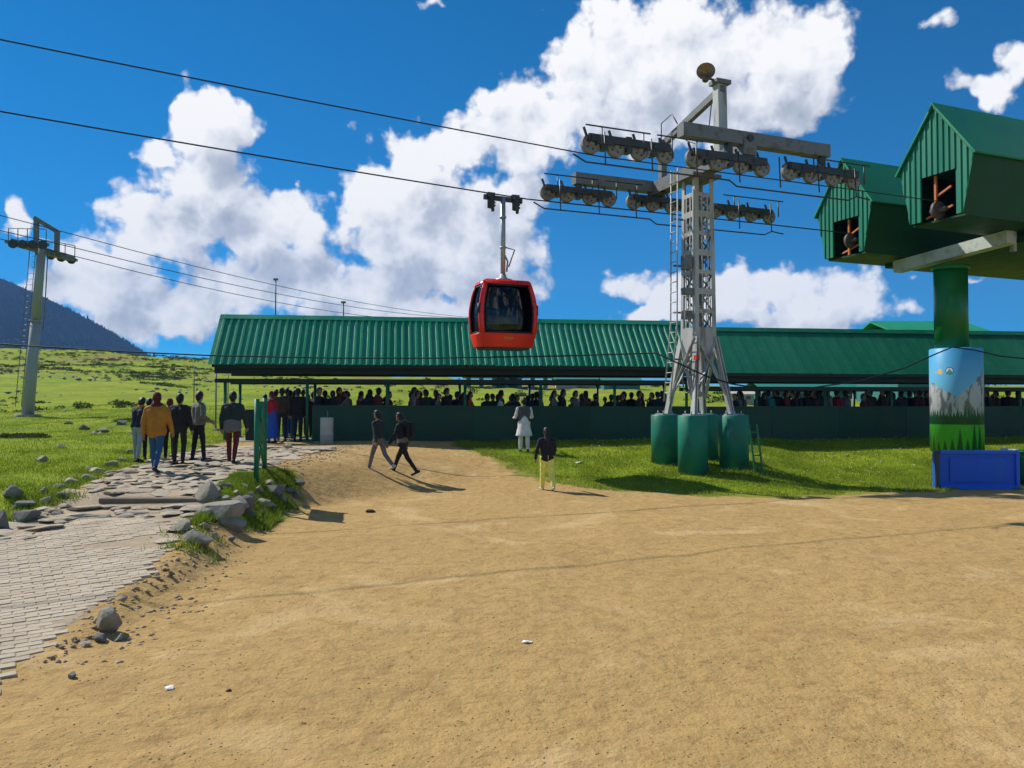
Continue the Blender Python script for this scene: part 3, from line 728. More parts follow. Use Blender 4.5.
for cx in np.linspace(657, 760, 9):
    p = gp(cx, 476 + 3 * math.sin(cx))
    for _ in range(160): cl_.append((p.x + random.gauss(0, 0.25), p.y + random.gauss(0, 0.2)))
grass('tuft_grass', np.array(cl_), 0.04, 0.14, 0.010, M_bladed, 'tufts of grass growing between the border stones', 24)
N = 900
yy = rng.uniform(19, 31, N); xx = rng.uniform(0.0, 0.66, N) * yy
kp = (-sdpoly(xx, yy, sand_poly) > 0.1) & (vnoise(xx / 1.5, yy / 1.5, 88) > 0.05)
fl_ = scatter_stones('lawn_flowers', np.stack([xx[kp], yy[kp]], 1), 0.012, 0.032, mat('white petals', (0.72, 0.72, 0.62), 0.8), 'tiny pale flowers dotted over the lawn', 91); fl_['category'] = 'flowers'; fl_.location.z = 0.05
# low scrub of the meadow: small leaf faces in low domes
def scrub(name, xy, rad, m, label, seed, per=60):
    r = np.random.default_rng(seed); n = len(xy); rr = rad(r, n)
    c = np.repeat(np.stack([xy[:, 0], xy[:, 1], height(xy[:, 0], xy[:, 1])], 1), per, 0); R_ = np.repeat(rr, per)
    d = r.normal(0, 1, (n * per, 3)); d /= np.linalg.norm(d, axis=1)[:, None]; d[:, 2] = np.abs(d[:, 2]) * 0.55
    p = c + d * (R_ * r.uniform(0.5, 1.0, n * per))[:, None]
    a = r.normal(0, 1, (n * per, 3)); b = r.normal(0, 1, (n * per, 3)); s = (R_ * 0.15)[:, None]
    co = np.stack([p - a * s * .6, p + a * s * .6, p + b * s], 1).reshape(-1, 3)
    m_ = tri_mesh(name, co, np.arange(len(co)).reshape(-1, 3)); m_.materials.append(m)
    return tag(link(name, m_), label, 'scrub', kind='stuff')
N = 6500
yy = 26 + 128 * rng.random(N) ** 0.75; xx = rng.uniform(-0.68, -0.22, N) * yy
kp = vnoise(xx / 11, yy / 8, 91) * 0.8 + vnoise(xx / 3, yy / 3, 92) * 0.4 + rng.uniform(-.15, .15, N) > 0.19 - 0.20 * ss(50, 125, yy)
scrub('meadow_scrub', np.stack([xx[kp], yy[kp]], 1), lambda r, n: r.uniform(0.15, 0.55, n), M_scrub, 'low dark scrub dotted over the rising meadow', 31)
N = 900
yy = rng.uniform(60, 150, N); xx = rng.uniform(-0.25, 0.62, N) * yy
kp = vnoise(xx / 11, yy / 8, 93) + rng.uniform(-.15, .15, N) > 0.12
scrub('slope_scrub', np.stack([xx[kp], yy[kp]], 1), lambda r, n: r.uniform(0.3, 0.9, n), M_scrub, 'low scrub on the slope seen beneath the shed roof', 32)
# dark ditch edge in the meadow (far left)
dd = np.array([(gp(x, 437 + 1.2 * math.sin(x)).xy) for x in np.linspace(0, 46, 46)])
scrub('ditch_scrub', dd, lambda r, n: r.uniform(0.15, 0.25, n), M_scrub, 'dark strip of scrub along the ditch at the far left', 33)

# ------------------------------------------------------------------ queue shed (long, two roof sections)
TH = R(8.0); SX, SY = -6.37, 28.0
dV = Vector((math.cos(TH), math.sin(TH))); nV = Vector((-math.sin(TH), math.cos(TH)))
def shed_xy(x, y): return SX + dV.x * x + nV.x * y, SY + dV.y * x + nV.y * y
def shed_t(px, y=0.0):
    """run along the shed where a pixel column crosses the line y behind the wall"""
    u = (px - 512) / F; ax, ay = SX + nV.x * y, SY + nV.y * y
    return (u * ay - ax) / (dV.x - u * dV.y)
ZB = 0.97
def corrugated(L, W_, period, hgt, m, name, th=0.008):
    pts = []; n = int(round(W_ / period)); p = W_ / n
    for i in range(n):
        x = i * p; pts += [(x, 0), (x + p * 0.52, 0), (x + p * 0.62, hgt), (x + p * 0.90, hgt)]
    pts.append((W_, 0))
    poly = pts + [(x, z - th) for x, z in reversed(pts)]
    mb = MB(); mb.prism(poly, (0, 0, 0), (1, 0, 0), (0, 0, 1), (0, 1, 0), L); return mb.mesh(name, m)
def shed(name, t0, t1, eave, label, ribbed, posts, m):
    root = thing(name, (SX, SY, ZB), TH, label, 'shed', 'roofed queue sheds behind the yard')
    rise = 1.80; run = 1.80; L = math.hypot(rise, run) + 0.02; ez = eave - ZB
    n = max(1, round((t1 - t0) / 1.0)); w = (t1 - t0) / n
    sh = corrugated(L, w + 0.03, 0.25 if ribbed else w / 2, 0.042 if ribbed else 0.005, m, 'roof_sheet')
    for i in range(n):
        j = random.uniform(-0.012, 0.012)
        o = link('roof_sheet', sh, root, (t0 + i * w - 0.015, -0.5 + j, ez + 0.004 * (i % 2) + j)); o.rotation_euler = (math.atan2(rise, run), 0, 0)
        o = link('roof_sheet', sh, root, (t0 + i * w + w + 0.015, -0.5 + 2 * run, ez + 0.004 * (i % 2))); o.rotation_euler = (math.atan2(rise, run), 0, math.pi)
    # ridge caps: short lengths
    nc = max(1, round((t1 - t0) / 2.9)); wc = (t1 - t0) / nc
    for i in range(nc):
        mb = MB(); x0 = t0 + i * wc; zt = ez + rise + 0.045
        mb.prism([(-0.16, -0.13), (0, 0.03), (0.16, -0.13), (0.16, -0.145), (0, 0.012), (-0.16, -0.145)], (x0 + 0.003, -0.5 + run, zt + 0.004 * (i % 2)), (0, 1, 0), (0, 0, 1), (1, 0, 0), wc - 0.006)
        mb.build('ridge_cap', m, root)
    for y, zz in ((0.06, eave - 0.50 - 0.05), (2.66, eave - 0.50 - 0.05)):
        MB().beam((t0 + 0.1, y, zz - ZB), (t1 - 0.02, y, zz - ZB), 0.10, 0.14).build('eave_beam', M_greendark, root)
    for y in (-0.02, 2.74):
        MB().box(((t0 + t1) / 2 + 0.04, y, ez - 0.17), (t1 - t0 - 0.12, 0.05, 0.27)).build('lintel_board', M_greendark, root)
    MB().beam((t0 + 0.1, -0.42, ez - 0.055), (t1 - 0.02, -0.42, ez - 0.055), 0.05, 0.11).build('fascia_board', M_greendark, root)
    for x in posts:
        if not (t0 - 0.1 <= x <= t1): continue
        for y in (0.06, 2.66):
            X, Y = shed_xy(x, y); g = hz(X, Y) - ZB - 0.08; zt = eave - 0.62 - ZB
            mb = MB(); mb.cyl((x, y, g), (x, y, zt), 0.055, n=10); mb.box((x, y, g + 0.10), (0.24, 0.24, 0.05)); mb.build('post', M_greenpost, root)
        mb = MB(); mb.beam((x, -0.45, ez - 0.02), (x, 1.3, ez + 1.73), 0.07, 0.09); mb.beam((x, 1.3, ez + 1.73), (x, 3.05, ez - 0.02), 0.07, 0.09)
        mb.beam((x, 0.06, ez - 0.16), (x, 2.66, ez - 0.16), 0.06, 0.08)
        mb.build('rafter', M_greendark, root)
    for y, zf in ((0.35, 0.85), (0.8, 1.3), (1.8, 1.3), (2.25, 0.85)):
        MB().beam((t0 + 0.05, y, ez + zf - 0.07), (t1 - 0.02, y, ez + zf - 0.07), 0.06, 0.07).build('purlin', M_greendark, root)
    return root
POSTS = [-3.54 + 2.76 * i for i in range(14)]
TA0, TAB, TB1 = -3.98, 13.55, 31.5
shedA = shed('queue_shed', TA0, TAB, 3.62, 'long open shed with ribbed green roof left of the lattice tower', True, POSTS[:7], M_roofA)
shedB = shed('queue_shed', TAB + 0.03, TB1, 3.40, 'long open shed with smooth dark green roof right of the lattice tower', False, POSTS[7:], M_roofB)
# green wall panels between the front posts
def wall_panels(root, ta, tb):
    n = round((tb - ta) / 1.38); w = (tb - ta) / n
    for i in range(n):
        x0 = ta + i * w; X, Y = shed_xy(x0 + w / 2, -0.06); zb = min(hz(*shed_xy(x0, -0.06)), hz(*shed_xy(x0 + w, -0.06)), hz(X, Y)) - ZB - 0.06
        zt = 2.22 - ZB - 0.05 * ss(0, 12, x0 + w / 2) + 0.008 * (i % 2)
        yo = 0.010 * (i % 2)
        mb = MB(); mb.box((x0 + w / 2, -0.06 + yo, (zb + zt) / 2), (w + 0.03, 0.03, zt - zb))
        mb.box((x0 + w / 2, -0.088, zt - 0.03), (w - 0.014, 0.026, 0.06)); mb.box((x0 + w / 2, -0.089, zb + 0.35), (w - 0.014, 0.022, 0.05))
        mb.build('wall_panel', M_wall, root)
wall_panels(shedA, shed_t(313), TAB); wall_panels(shedB, TAB + 0.02, TB1)
mb = MB(); x0 = shed_t(243); x1 = shed_t(261)
mb.box(((x0 + x1) / 2, 0.5, 0.55), (x1 - x0, 0.04, 1.1)); mb.build('end_panel', M_greendark, shedA)
# inner queue railing, one per section
for root, a, b in ((shedA, shed_t(318), TAB), (shedB, TAB + .02, TB1)):
    mb = MB()
    for zz in (0.55, 1.0): mb.tube([(a, 1.35, zz), (b, 1.35, zz)], 0.022, 6)
    for x in np.arange(a + 0.05, b, 1.4): mb.cyl((x, 1.35, -0.15), (x, 1.35, 1.0), 0.02, n=6)
    mb.build('queue_rail', M_greenpost, root)
# concrete floor slab under the shed
mb = MB(); V = []; Fc = []
for i, x in enumerate(np.linspace(TA0 + 0.3, TB1, 60)):
    for y in (0.02, 1.0, 2.0, 2.9):
        X, Y = shed_xy(x, y); V.append((X, Y, hz(X, Y) + 0.02))
for i in range(59):
    for j in range(3): Fc.append((i * 4 + j, i * 4 + j + 4, i * 4 + j + 5, i * 4 + j + 1))
mb.add(V, Fc); tag(mb.build('shed_floor', M_conc), kind='structure')

# ------------------------------------------------------------------ ropeway frame
RT = math.atan2(0.378, 0.926)
TX, TY = 5.60, 24.0
rV = Vector((math.cos(RT), math.sin(RT))); qV = Vector((-math.sin(RT), math.cos(RT)))
def st(s, t, z): return Vector((TX + rV.x * s + qV.x * t, TY + rV.y * s + qV.y * t, z))
def s_at(px, t):
    u = (px - 512) / F; ax = TX + qV.x * t; ay = TY + qV.y * t
    return (u * ay - ax) / (rV.x - u * rV.y)
GA = 2.3
ROPEZ = 8.55
def rope_z(s):
    if s < -4.6: return ROPEZ + (-4.6 - s) * 0.047 + 0.0007 * (-4.6 - s) ** 2
    if s > 4.5: return ROPEZ - (s - 4.5) * 0.004
    return ROPEZ
rope_near = [st(s, -GA, rope_z(s)) for s in (-70, -50, -38, -30, -24, -20, -16, -12, -9, -6, -4.6, -3, 0, 3, 4.5, 7, 10, 14)]
tag(MB().tube(rope_near, 0.0165, 8).build('haul_rope', M_rope), 'upper dark haul rope crossing the sky to the nearer green hood', 'cable', 'gondola haul ropes')
rope_far = [st(s, GA, rope_z(s)) for s in (-70, -50, -38, -30, -24, -20, -16, -12, -9, -6, -4.6, -3, 0, 3, 4.5, 7, 10, 14)]
tag(MB().tube(rope_far, 0.021, 8).build('haul_rope', M_rope), 'lower dark haul rope carrying the red gondola', 'cable', 'gondola haul ropes')

# lattice tower
TZ = hz(TX, TY)
tw = thing('lattice_tower', (TX, TY, TZ), RT, 'grey lattice ropeway tower on green drums with rows of sheaves', 'tower')
def zl(z): return z - TZ
DA = 0.72
drum_top = 2.3 - 12 / 800 * 23.4
for sx_ in (-1, 1):
    for sy_ in (-1, 1):
        X, Y = st(sx_ * DA, sy_ * DA, 0).xy; g = hz(X, Y) - 0.12
        mb = MB(); rr = 0.425
        mb.lathe([(rr, zl(g)), (rr, zl(drum_top) - 0.03), (rr - 0.03, zl(drum_top))], 28, (sx_ * DA, sy_ * DA, 0)); d = mb.build('foundation_drum', M_drum, tw)
        mb = MB(); mb.box((sx_ * DA, sy_ * DA, zl(drum_top) + 0.015), (0.42, 0.42, 0.035), mi=0)
        for ax in (-.15, .15):
            for ay in (-.15, .15): mb.cyl((sx_ * DA + ax, sy_ * DA + ay, zl(drum_top)), (sx_ * DA + ax, sy_ * DA + ay, zl(drum_top) + 0.12), 0.02, n=6)
        mb.build('base_plate', M_galv, d)
        # flared leg: two lengths of angle
        zk = zl(4.25); hb = DA - 0.02; ht = 0.37
        mb = MB(); p0 = (sx_ * hb, sy_ * hb, zl(drum_top)); p1 = (sx_ * ht, sy_ * ht, zk)
        for (w, h, off) in ((0.20, 0.03, 0), (0.03, 0.20, 0)):
            mb.beam(p0, p1, w, h, up=(1, 0, 0) if w > h else (0, 1, 0))
        mb.beam((p0[0] - sx_ * .08, p0[1] - sx_ * 0, p0[2]), (p1[0] - sx_ * .08, p1[1], p1[2]), 0.05, 0.18, up=(0, 1, 0))
        mb.build('leg', M_galv, tw)
        # shaft corner angles
        mb = MB(); zt = zl(9.0); h2 = 0.325
        for (dx, dy, w, h) in ((-0.065 * sx_, 0, 0.13, 0.02), (0, -0.065 * sy_, 0.02, 0.13)):
            mb.add(*[( [(sx_ * ht + a * (1 if True else 0) + dx, sy_ * ht + b + dy, zk) for a, b in ((-w / 2, -h / 2), (w / 2, -h / 2), (w / 2, h / 2), (-w / 2, h / 2))] + [(sx_ * h2 + a + dx, sy_ * h2 + b + dy, zt) for a, b in ((-w / 2, -h / 2), (w / 2, -h / 2), (w / 2, h / 2), (-w / 2, h / 2))]), [(0, 1, 2, 3), (4, 5, 6, 7), (0, 1, 5, 4), (1, 2, 6, 5), (2, 3, 7, 6), (3, 0, 4, 7)]][:2])
        mb.build('corner_angle', M_galv, tw)
# leg bracing
def face_pts(f, a, z, h):
    return {0: (a, -h, z), 1: (a, h, z), 2: (-h, a, z), 3: (h, a, z)}[f]
for f in range(4):
    mb = MB(); z0 = zl(drum_top) + 0.1; z1 = zl(4.25)
    mb.beam(face_pts(f, -0.56, z0 + 0.4, 0.63), face_pts(f, 0.36, z1, 0.37), 0.10, 0.03)
    mb.beam(face_pts(f, 0.56, z0 + 0.4, 0.64), face_pts(f, -0.36, z1, 0.38), 0.10, 0.03)
    mb.build('leg_brace', M_galv, tw)
    mb = MB()                                            # gusset plate above the legs
    mb.prism([(-0.16, 0.25), (0.16, 0.25), (0.33, 0.72), (0.33, 0.95), (-0.33, 0.95), (-0.33, 0.72)], face_pts(f, 0, zl(3.45), 0.385), (1, 0, 0) if f < 2 else (0, 1, 0), (0, 0, 1), (0, 1, 0) if f < 2 else (1, 0, 0), 0.02)
    mb.build('gusset_plate', M_galv, tw)
    # perforated plates: battens and narrow stiles leave slots
    zc = 4.45; kx = 0
    while zc < 8.95:
        h = 0.37 - (zc - 4.25) / (9 - 4.25) * 0.045 + 0.004
        mb = MB()
        c = face_pts(f, 0, zl(zc), h); bhh = 0.12 if kx % 2 else 0.18
        mb.box(c, (2 * h - 0.16, 0.016, bhh) if f < 2 else (0.016, 2 * h - 0.16, bhh))
        mb.build('batten_plate', M_galv, tw)
        if zc < 8.5:
            for a in (-0.10, 0.10):
                c2 = face_pts(f, a, zl(zc + 0.29), h - 0.004)
                MB().box(c2, (0.045, 0.016, 0.46) if f < 2 else (0.016, 0.045, 0.46)).build('slot_stile', M_galv, tw)
            mb = MB(); a0, a1 = (-0.24, 0.24) if kx % 2 else (0.24, -0.24)
            mb.beam(face_pts(f, a0, zl(zc + 0.05), h - 0.05), face_pts(f, a1, zl(zc + 0.52), h - 0.05), 0.06, 0.02); mb.build('lacing_bar', M_galvd, tw)
        zc += 0.58; kx += 1
# head of the tower: cap plate, cross arm, lifting gantry
MB().box((0, 0, zl(9.06)), (1.0, 1.0, 0.10)).build('cap_plate', M_galvd, tw)
mb = MB(); mb.beam((0, -GA - 0.15, zl(9.30)), (0, GA + 0.15, zl(9.30)), 0.42, 0.40); mb.build('cross_arm', M_galvd, tw)
def train(t, pxs, main, zm):
    """sheaves hanging below a main beam, rope under them"""
    side = -1 if t < 0 else 1
    ss_ = [s_at(p, t) for p in pxs]
    mb = MB(); mb.beam((main[0], t + 0.02, zl(zm)), (main[1], t + 0.02, zl(zm)), 0.30, 0.36)
    b = mb.build('main_beam', M_galvd, tw)
    if side < 0: MB().cyl((0.0, t - 0.19, zl(zm)), (0.0, t - 0.14, zl(zm)), 0.10, n=14).build('pivot_cap', M_steeld, b)
    zc = ROPEZ + 0.275
    for i in range(0, len(ss_), 4):
        grp = ss_[i:i + 4]
        if len(grp) < 2: continue
        mid = sum(grp) / len(grp)
        mb = MB(); mb.beam((grp[0] - 0.1, t + 0.11 * -side * -1, zl(zc + 0.14)), (grp[-1] + 0.1, t + 0.11 * side, zl(zc + 0.14)), 0.06, 0.20)
        mb.beam((grp[0] - 0.05, t - 0.13, zl(zc + 0.13)), (grp[-1] + 0.05, t - 0.13, zl(zc + 0.13)), 0.06, 0.17)
        for g0, g1 in zip(grp[:-1], grp[1:]): mb.box(((g0 + g1) / 2, t, zl(zc + 0.02)), (0.16, 0.26, 0.26))
        for g0 in grp: mb.beam((g0 - 0.16, t - 0.1, zl(zc + 0.17)), (g0 - 0.24, t - 0.1, zl(zc + 0.38)), 0.05, 0.05)
        top = zm - 0.17 if main[0] <= mid <= main[1] else zc + 0.3
        mb.beam((mid, t, zl(zc + 0.05)), (mid, t, zl(max(top, zc + 0.3))), 0.16, 0.18)
        mb.build('rocker_beam', M_steeld, tw)
        for kx in range(0, len(grp), 2):
            pr = grp[kx:kx + 2]; m_ = sum(pr) / len(pr)
            mb = MB(); mb.prism([(-0.26, 0.0), (0.26, 0.0), (0.16, 0.20), (-0.16, 0.20)], (m_, t - 0.155, zl(zc)), (1, 0, 0), (0, 0, 1), (0, 1, 0), 0.03)
            mb.cyl((m_, t - 0.2, zl(zc + 0.12)), (m_, t + 0.2, zl(zc + 0.12)), 0.06, n=10); mb.build('rocker_plate', M_steeld, tw)
    for s in ss_:
        mb = MB(); R_ = 0.255
        prof = [(R_ - 0.03, -0.06), (R_, -0.055), (R_ - 0.02, -0.02), (R_ - 0.02, 0.02), (R_, 0.055), (R_ - 0.03, 0.06)]
        n = 24; V = []; Fc = []
        for r_, yy_ in prof:
            for kx in range(n):
                a = 2 * math.pi * kx / n; V.append((s + r_ * math.cos(a), t + yy_, zl(zc) + r_ * math.sin(a)))
        for pz in range(len(prof) - 1):
            for kx in range(n): Fc.append((pz * n + kx, pz * n + (kx + 1) % n, (pz + 1) * n + (kx + 1) % n, (pz + 1) * n + kx))
        mb.add(V, Fc, 0, True); sh_ = mb.build('sheave', M_rubber, tw)
        mb = MB(); mb.cyl((s, t - 0.052, zl(zc)), (s, t + 0.052, zl(zc)), R_ - 0.028, n=24, sm=False); mb.cyl((s, t - 0.10, zl(zc)), (s, t + 0.10, zl(zc)), 0.06, n=12)
        for kx in range(5):
            a = kx * 1.2566; mb.box((s + 0.13 * math.cos(a), t - 0.055, zl(zc) + 0.13 * math.sin(a)), (0.05, 0.012, 0.05), mi=1)
        mb.build('sheave_disc', [M_disc, M_steeld], sh_)
    return ss_
s1 = train(-GA, [591, 616, 640, 666, 695, 718, 742, 763, 791, 812, 834, 855], (-2.15, 2.85), 9.55)
s2 = train(GA, [548, 567, 590, 609, 634, 653, 672, 692, 716, 733, 752, 770], (-3.0, 0.1), 9.36)
# guard rails and catwalk rods beside the sheaves
def rods(t, a, b, zlo, zhi, gap):
    mb = MB(); r_ = 0.022
    mb.tube([(a - 0.7, t, zl(zlo) + 0.16), (a - 0.35, t, zl(zlo)), ((a + b) / 2 - gap, t, zl(zlo)), ((a + b) / 2 - gap + 0.25, t, zl(zlo) - 0.14), (b - 0.6, t, zl(zlo) - 0.14), (b - 0.3, t, zl(zlo)), (b + 0.2, t, zl(zlo) - 0.05)], r_, 6)
    for s in np.linspace(a + 0.2, b - 0.3, 7): mb.tube([(s, t, zl(zlo) - 0.02), (s, t + 0.05, zl(zhi) - 0.1)], 0.02, 6)
    mb.build('catwalk_rod', M_steeld, tw)
    for (c0, c1) in ((a - 0.35, a + 1.5), (a + 1.7, a + 3.1), (b - 2.3, b + 0.2)):
        mb = MB(); mb.tube([(c0, t, zl(zhi)), (c1, t, zl(zhi))], 0.02, 6)
        for s in (c0 + 0.45, c1 - 0.2): mb.tube([(s, t, zl(zhi) - 0.55), (s, t, zl(zhi))], 0.02, 6)
        mb.build('hand_rail', M_steeld, tw)
rods(-GA - 0.42, s1[0], s1[-1], 8.22, 9.15, 0.4); rods(GA - 0.5, s2[0], s2[-1], 8.18, 9.25, 0.9)
MB().beam((0.0, -1.15, zl(9.45)), (0.0, -1.10, zl(11.50)), 0.30, 0.26).build('gantry_post', M_galv, tw)
MB().beam((-0.10, 1.75, zl(9.1)), (-0.10, 1.75, zl(10.75)), 0.20, 0.20).build('gantry_post', M_galvd, tw)
MB().beam((-0.02, 2.0, zl(10.62)), (0.0, -1.25, zl(11.38)), 0.16, 0.20).build('gantry_beam', M_galvd, tw)
MB().box((0.0, -1.12, zl(11.56)), (0.5, 0.4, 0.12)).build('gantry_head', M_galvd, tw)
mb = MB(); mb.tube([(-0.05, 0.9, zl(10.9)), (0.1, 0.7, zl(10.45)), (0.1, 0.2, zl(10.2)), (0.15, -0.4, zl(10.6)), (0.1, -0.6, zl(11.3))], 0.018, 6); mb.build('signal_wire', M_black, tw)
mb = MB(); mb.tube([(-0.30, 1.5, zl(10.5)), (-0.30, 1.5, zl(11.2)), (-0.30, 0.9, zl(11.3)), (-0.30, 0.6, zl(10.9))], 0.02, 6); mb.build('safety_hoop', M_galvd, tw)
# horn loudspeaker on the gantry
hp = st(-0.62, -1.30, 11.72)
hs_l = thing('horn_speaker', (hp.x, hp.y, hp.z), RT, 'round brown horn loudspeaker on top of the lattice tower', 'loudspeaker')
mb = MB(); dirv = Vector((-0.55, -0.80, 0.12)).normalized()
rings = [(0.0, 0.05), (0.10, 0.07), (0.2, 0.14), (0.28, 0.245), (0.30, 0.265), (0.285, 0.235), (0.22, 0.12), (0.14, 0.05)]
u_ = dirv.cross(Vector((0, 0, 1))).normalized(); w_ = u_.cross(dirv); V = []; Fc = []
for d_, r_ in rings:
    for kx in range(20):
        a = kx * math.pi / 10; V.append(dirv * (d_ - 0.25) + u_ * (r_ * math.cos(a)) + w_ * (r_ * math.sin(a)))
for pz in range(len(rings) - 1):
    for kx in range(20): Fc.append((pz * 20 + kx, pz * 20 + (kx + 1) % 20, pz * 20 + 20 + (kx + 1) % 20, pz * 20 + 20 + kx))
Fc.append(tuple(range(20))); Fc.append(tuple(range((len(rings) - 1) * 20, len(rings) * 20)))
mb.add(V, Fc, 0, True); mb.build('horn', M_horn, hs_l)
MB().cyl(tuple(dirv * -0.42), tuple(dirv * -0.2), 0.10, n=14).build('driver', M_steeld, hs_l)
MB().beam(tuple(dirv * -0.3), (0.45, 0.15, -0.12), 0.05, 0.05).build('bracket', M_steeld, hs_l)
# ladder up the left side
mb = MB(); lx = -0.80
for dt in (-0.17, 0.17): mb.tube([(lx - 0.25, 0.1 + dt, zl(2.35)), (lx, 0.1 + dt, zl(4.6)), (lx + 0.05, 0.1 + dt, zl(9.3))], 0.025, 6)
mb.build('ladder_stile', M_galv, tw)
for zz in np.arange(2.6, 9.3, 0.30):
    xx_ = lx - 0.25 + 0.25 * min(1, (zz - 2.35) / 2.25)
    MB().cyl((xx_, -0.07, zl(zz)), (xx_, 0.27, zl(zz)), 0.016, n=6).build('rung', M_galv, tw)
for zz in (3.6, 5.0, 6.4, 7.8): MB().beam((lx, 0.1, zl(zz)), (-0.45, 0.1, zl(zz)), 0.05, 0.05).build('ladder_stay', M_galvd, tw)
for zz, h in ((6.45, 0.42), (5.6, 0.2), (4.9, 0.25)): MB().box((-0.56, -0.22, zl(zz)), (0.26, 0.22, h)).build('junction_box', M_galvd, tw)
MB().box((-0.50, -0.62, zl(3.62)), (0.12, 0.14, 0.14)).build('red_box', mat('red box', (0.5, 0.03, 0.02), 0.5), tw)
mb = MB(); lp = []
for i in range(34):
    a = i / 33 * 4 * math.pi; lp.append((-0.66 + 0.02 * i / 33, -0.35 + 0.22 * math.cos(a), zl(2.95) + 0.36 * math.sin(a)))
mb.tube(lp, 0.022, 6); mb.build('cable_coil', M_galvd, tw)
# little green ladder leaning on the right drum
c = st(DA, -DA, 0); lb = gp(757, 474); lz = hz(lb.x, lb.y)
ld = thing('short_ladder', (lb.x, lb.y, lz), 0, 'short green steel ladder leaning on the right drum of the lattice tower', 'ladder')
for dx in (-0.11, 0.11): MB().beam((dx + 0.05, 0, -0.03), (dx - 0.14, -0.05, 1.42), 0.045, 0.045).build('stile', M_sign, ld)
for i in range(4):
    zz = 0.2 + 0.33 * i; MB().beam((-0.11 + 0.05 - 0.19 * zz / 1.42, -0.01, zz), (0.11 + 0.05 - 0.19 * zz / 1.42, -0.01, zz), 0.03, 0.04).build('rung', M_sign, ld)

# ------------------------------------------------------------------ gondola on the far rope
gs = s_at(503, GA); gpz = rope_z(gs); gl_ = st(gs, GA, 0)
cab_bot = CAMZ + (HOR - 350) / F * gl_.y; cab_top = CAMZ + (HOR - 281) / F * gl_.y
CH = cab_top - cab_bot
gon = thing('gondola_cabin', (gl_.x, gl_.y, cab_bot), RT, 'red gondola cabin with dark windows hanging from the lower rope', 'gondola')
levels = [(0.0, 0.74, 0.46), (0.03, 0.79, 0.50), (0.20, 0.875, 0.55), (0.30, 0.91, 0.57), (0.55, 0.94, 0.58), (0.78, 0.86, 0.54), (0.93, 0.76, 0.50), (0.975, 0.72, 0.47), (1.0, 0.62, 0.42)]
def lev(f):
    zs_ = [l[0] for l in levels]; return float(np.interp(f, zs_, [l[1] for l in levels])) * 0.98, 0.82 * float(np.interp(f, zs_, [l[2] for l in levels]))
def cab_face(side, u0, u1, f0, f1, off=0.0, n=8, mu=1):
    """patch on a side: u in -1..1, f in 0..1"""
    V = []; Fc = []
    for i in range(n + 1):
        f = f0 + (f1 - f0) * i / n; w, d = lev(f)
        for j in range(mu + 1):
            u = u0 + (u1 - u0) * j / mu
            if side == 'f': V.append((u * w, -d - off, f * CH))
            if side == 'b': V.append((u * w, d + off, f * CH))
            if side == 'l': V.append((-w - off, u * d, f * CH))
            if side == 'r': V.append((w + off, u * d, f * CH))
    for i in range(n):
        for j in range(mu): a = i * (mu + 1) + j; Fc.append((a, a + 1, a + mu + 2, a + mu + 1))
    return V, Fc
def thicken(o, t=0.03):
    md = o.modifiers.new('solid', 'SOLIDIFY'); md.thickness = t; md.offset = 0
WF0, WF1 = 0.23, 0.935
for sd in 'fblr':
    wu = 0.875 if sd in 'fb' else 0.84
    V, Fc = cab_face(sd, -1, 1, 0.03, WF0 - 0.0, n=8); mb = MB(); mb.add(V, Fc, 0, True); o = mb.build('lower_panel', M_redd, gon); thicken(o, 0.04)
    for (a, b) in ((-1, -wu), (wu, 1)):
        V, Fc = cab_face(sd, a, b, WF0 + 0.002, WF1 - 0.002, n=8); mb = MB(); mb.add(V, Fc, 0, True); o = mb.build('corner_pillar', M_red, gon); thicken(o, 0.05)
    V, Fc = cab_face(sd, -1, 1, WF1, 0.985, n=6); mb = MB(); mb.add(V, Fc, 0, True); o = mb.build('roof_rim', M_red, gon); thicken(o, 0.05)
    V, Fc = cab_face(sd, -wu, wu, WF0, WF1, off=-0.03, n=10); mb = MB(); mb.add(V, Fc, 0, True); o = mb.build('window', M_glass, gon); thicken(o, 0.008)
    mb = MB()
    for (a, b, c_, d_) in ((-wu, wu, WF0, WF0 + 0.025), (-wu, wu, WF1 - 0.03, WF1), (-wu, -wu + 0.045, WF0, WF1), (wu - 0.045, wu, WF0, WF1)):
        V, Fc = cab_face(sd, a, b, c_, d_, off=-0.015, n=8); mb.add(V, Fc, 0, True)
    g_ = mb.build('gasket', M_gasket, o); thicken(g_, 0.02)
    if sd in 'fb':
        for x in (0.02,):
            V, Fc = cab_face(sd, x - 0.02, x + 0.02, WF0, WF1, off=-0.04, n=8); mb = MB(); mb.add(V, Fc, 0, True); d2 = mb.build('door_seam', M_gasket, gon); thicken(d2, 0.02)
w, d = lev(1.0); mb = MB(); mb.box((0, 0, CH * 0.985), (2 * w + 0.1, 2 * d + 0.1, 0.05)); mb.build('roof_plate', M_red, gon)
mb = MB(); mb.box((0, 0, 0.03), (1.42, 0.74, 0.06)); mb.build('floor_plate', M_cabin, gon)
MB().box((-0.52, 0, 0.52), (0.40, 0.78, 0.08)).build('seat', M_cabin, gon); MB().box((0.52, 0, 0.52), (0.40, 0.78, 0.08)).build('seat', M_cabin, gon)
MB().box((-0.70, 0, 0.88), (0.07, 0.72, 0.55)).build('seat_back', M_cabin, gon); MB().box((0.70, 0, 0.88), (0.07, 0.72, 0.55)).build('seat_back', M_cabin, gon)
for x in (-1, 1):
    w, d = lev(0.5); MB().cyl((x * (w - 0.02), -d + 0.06, CH * 0.50), (x * (w - 0.02), -d + 0.06, CH * 0.64), 0.075, n=12).build('bumper', M_gasket, gon)
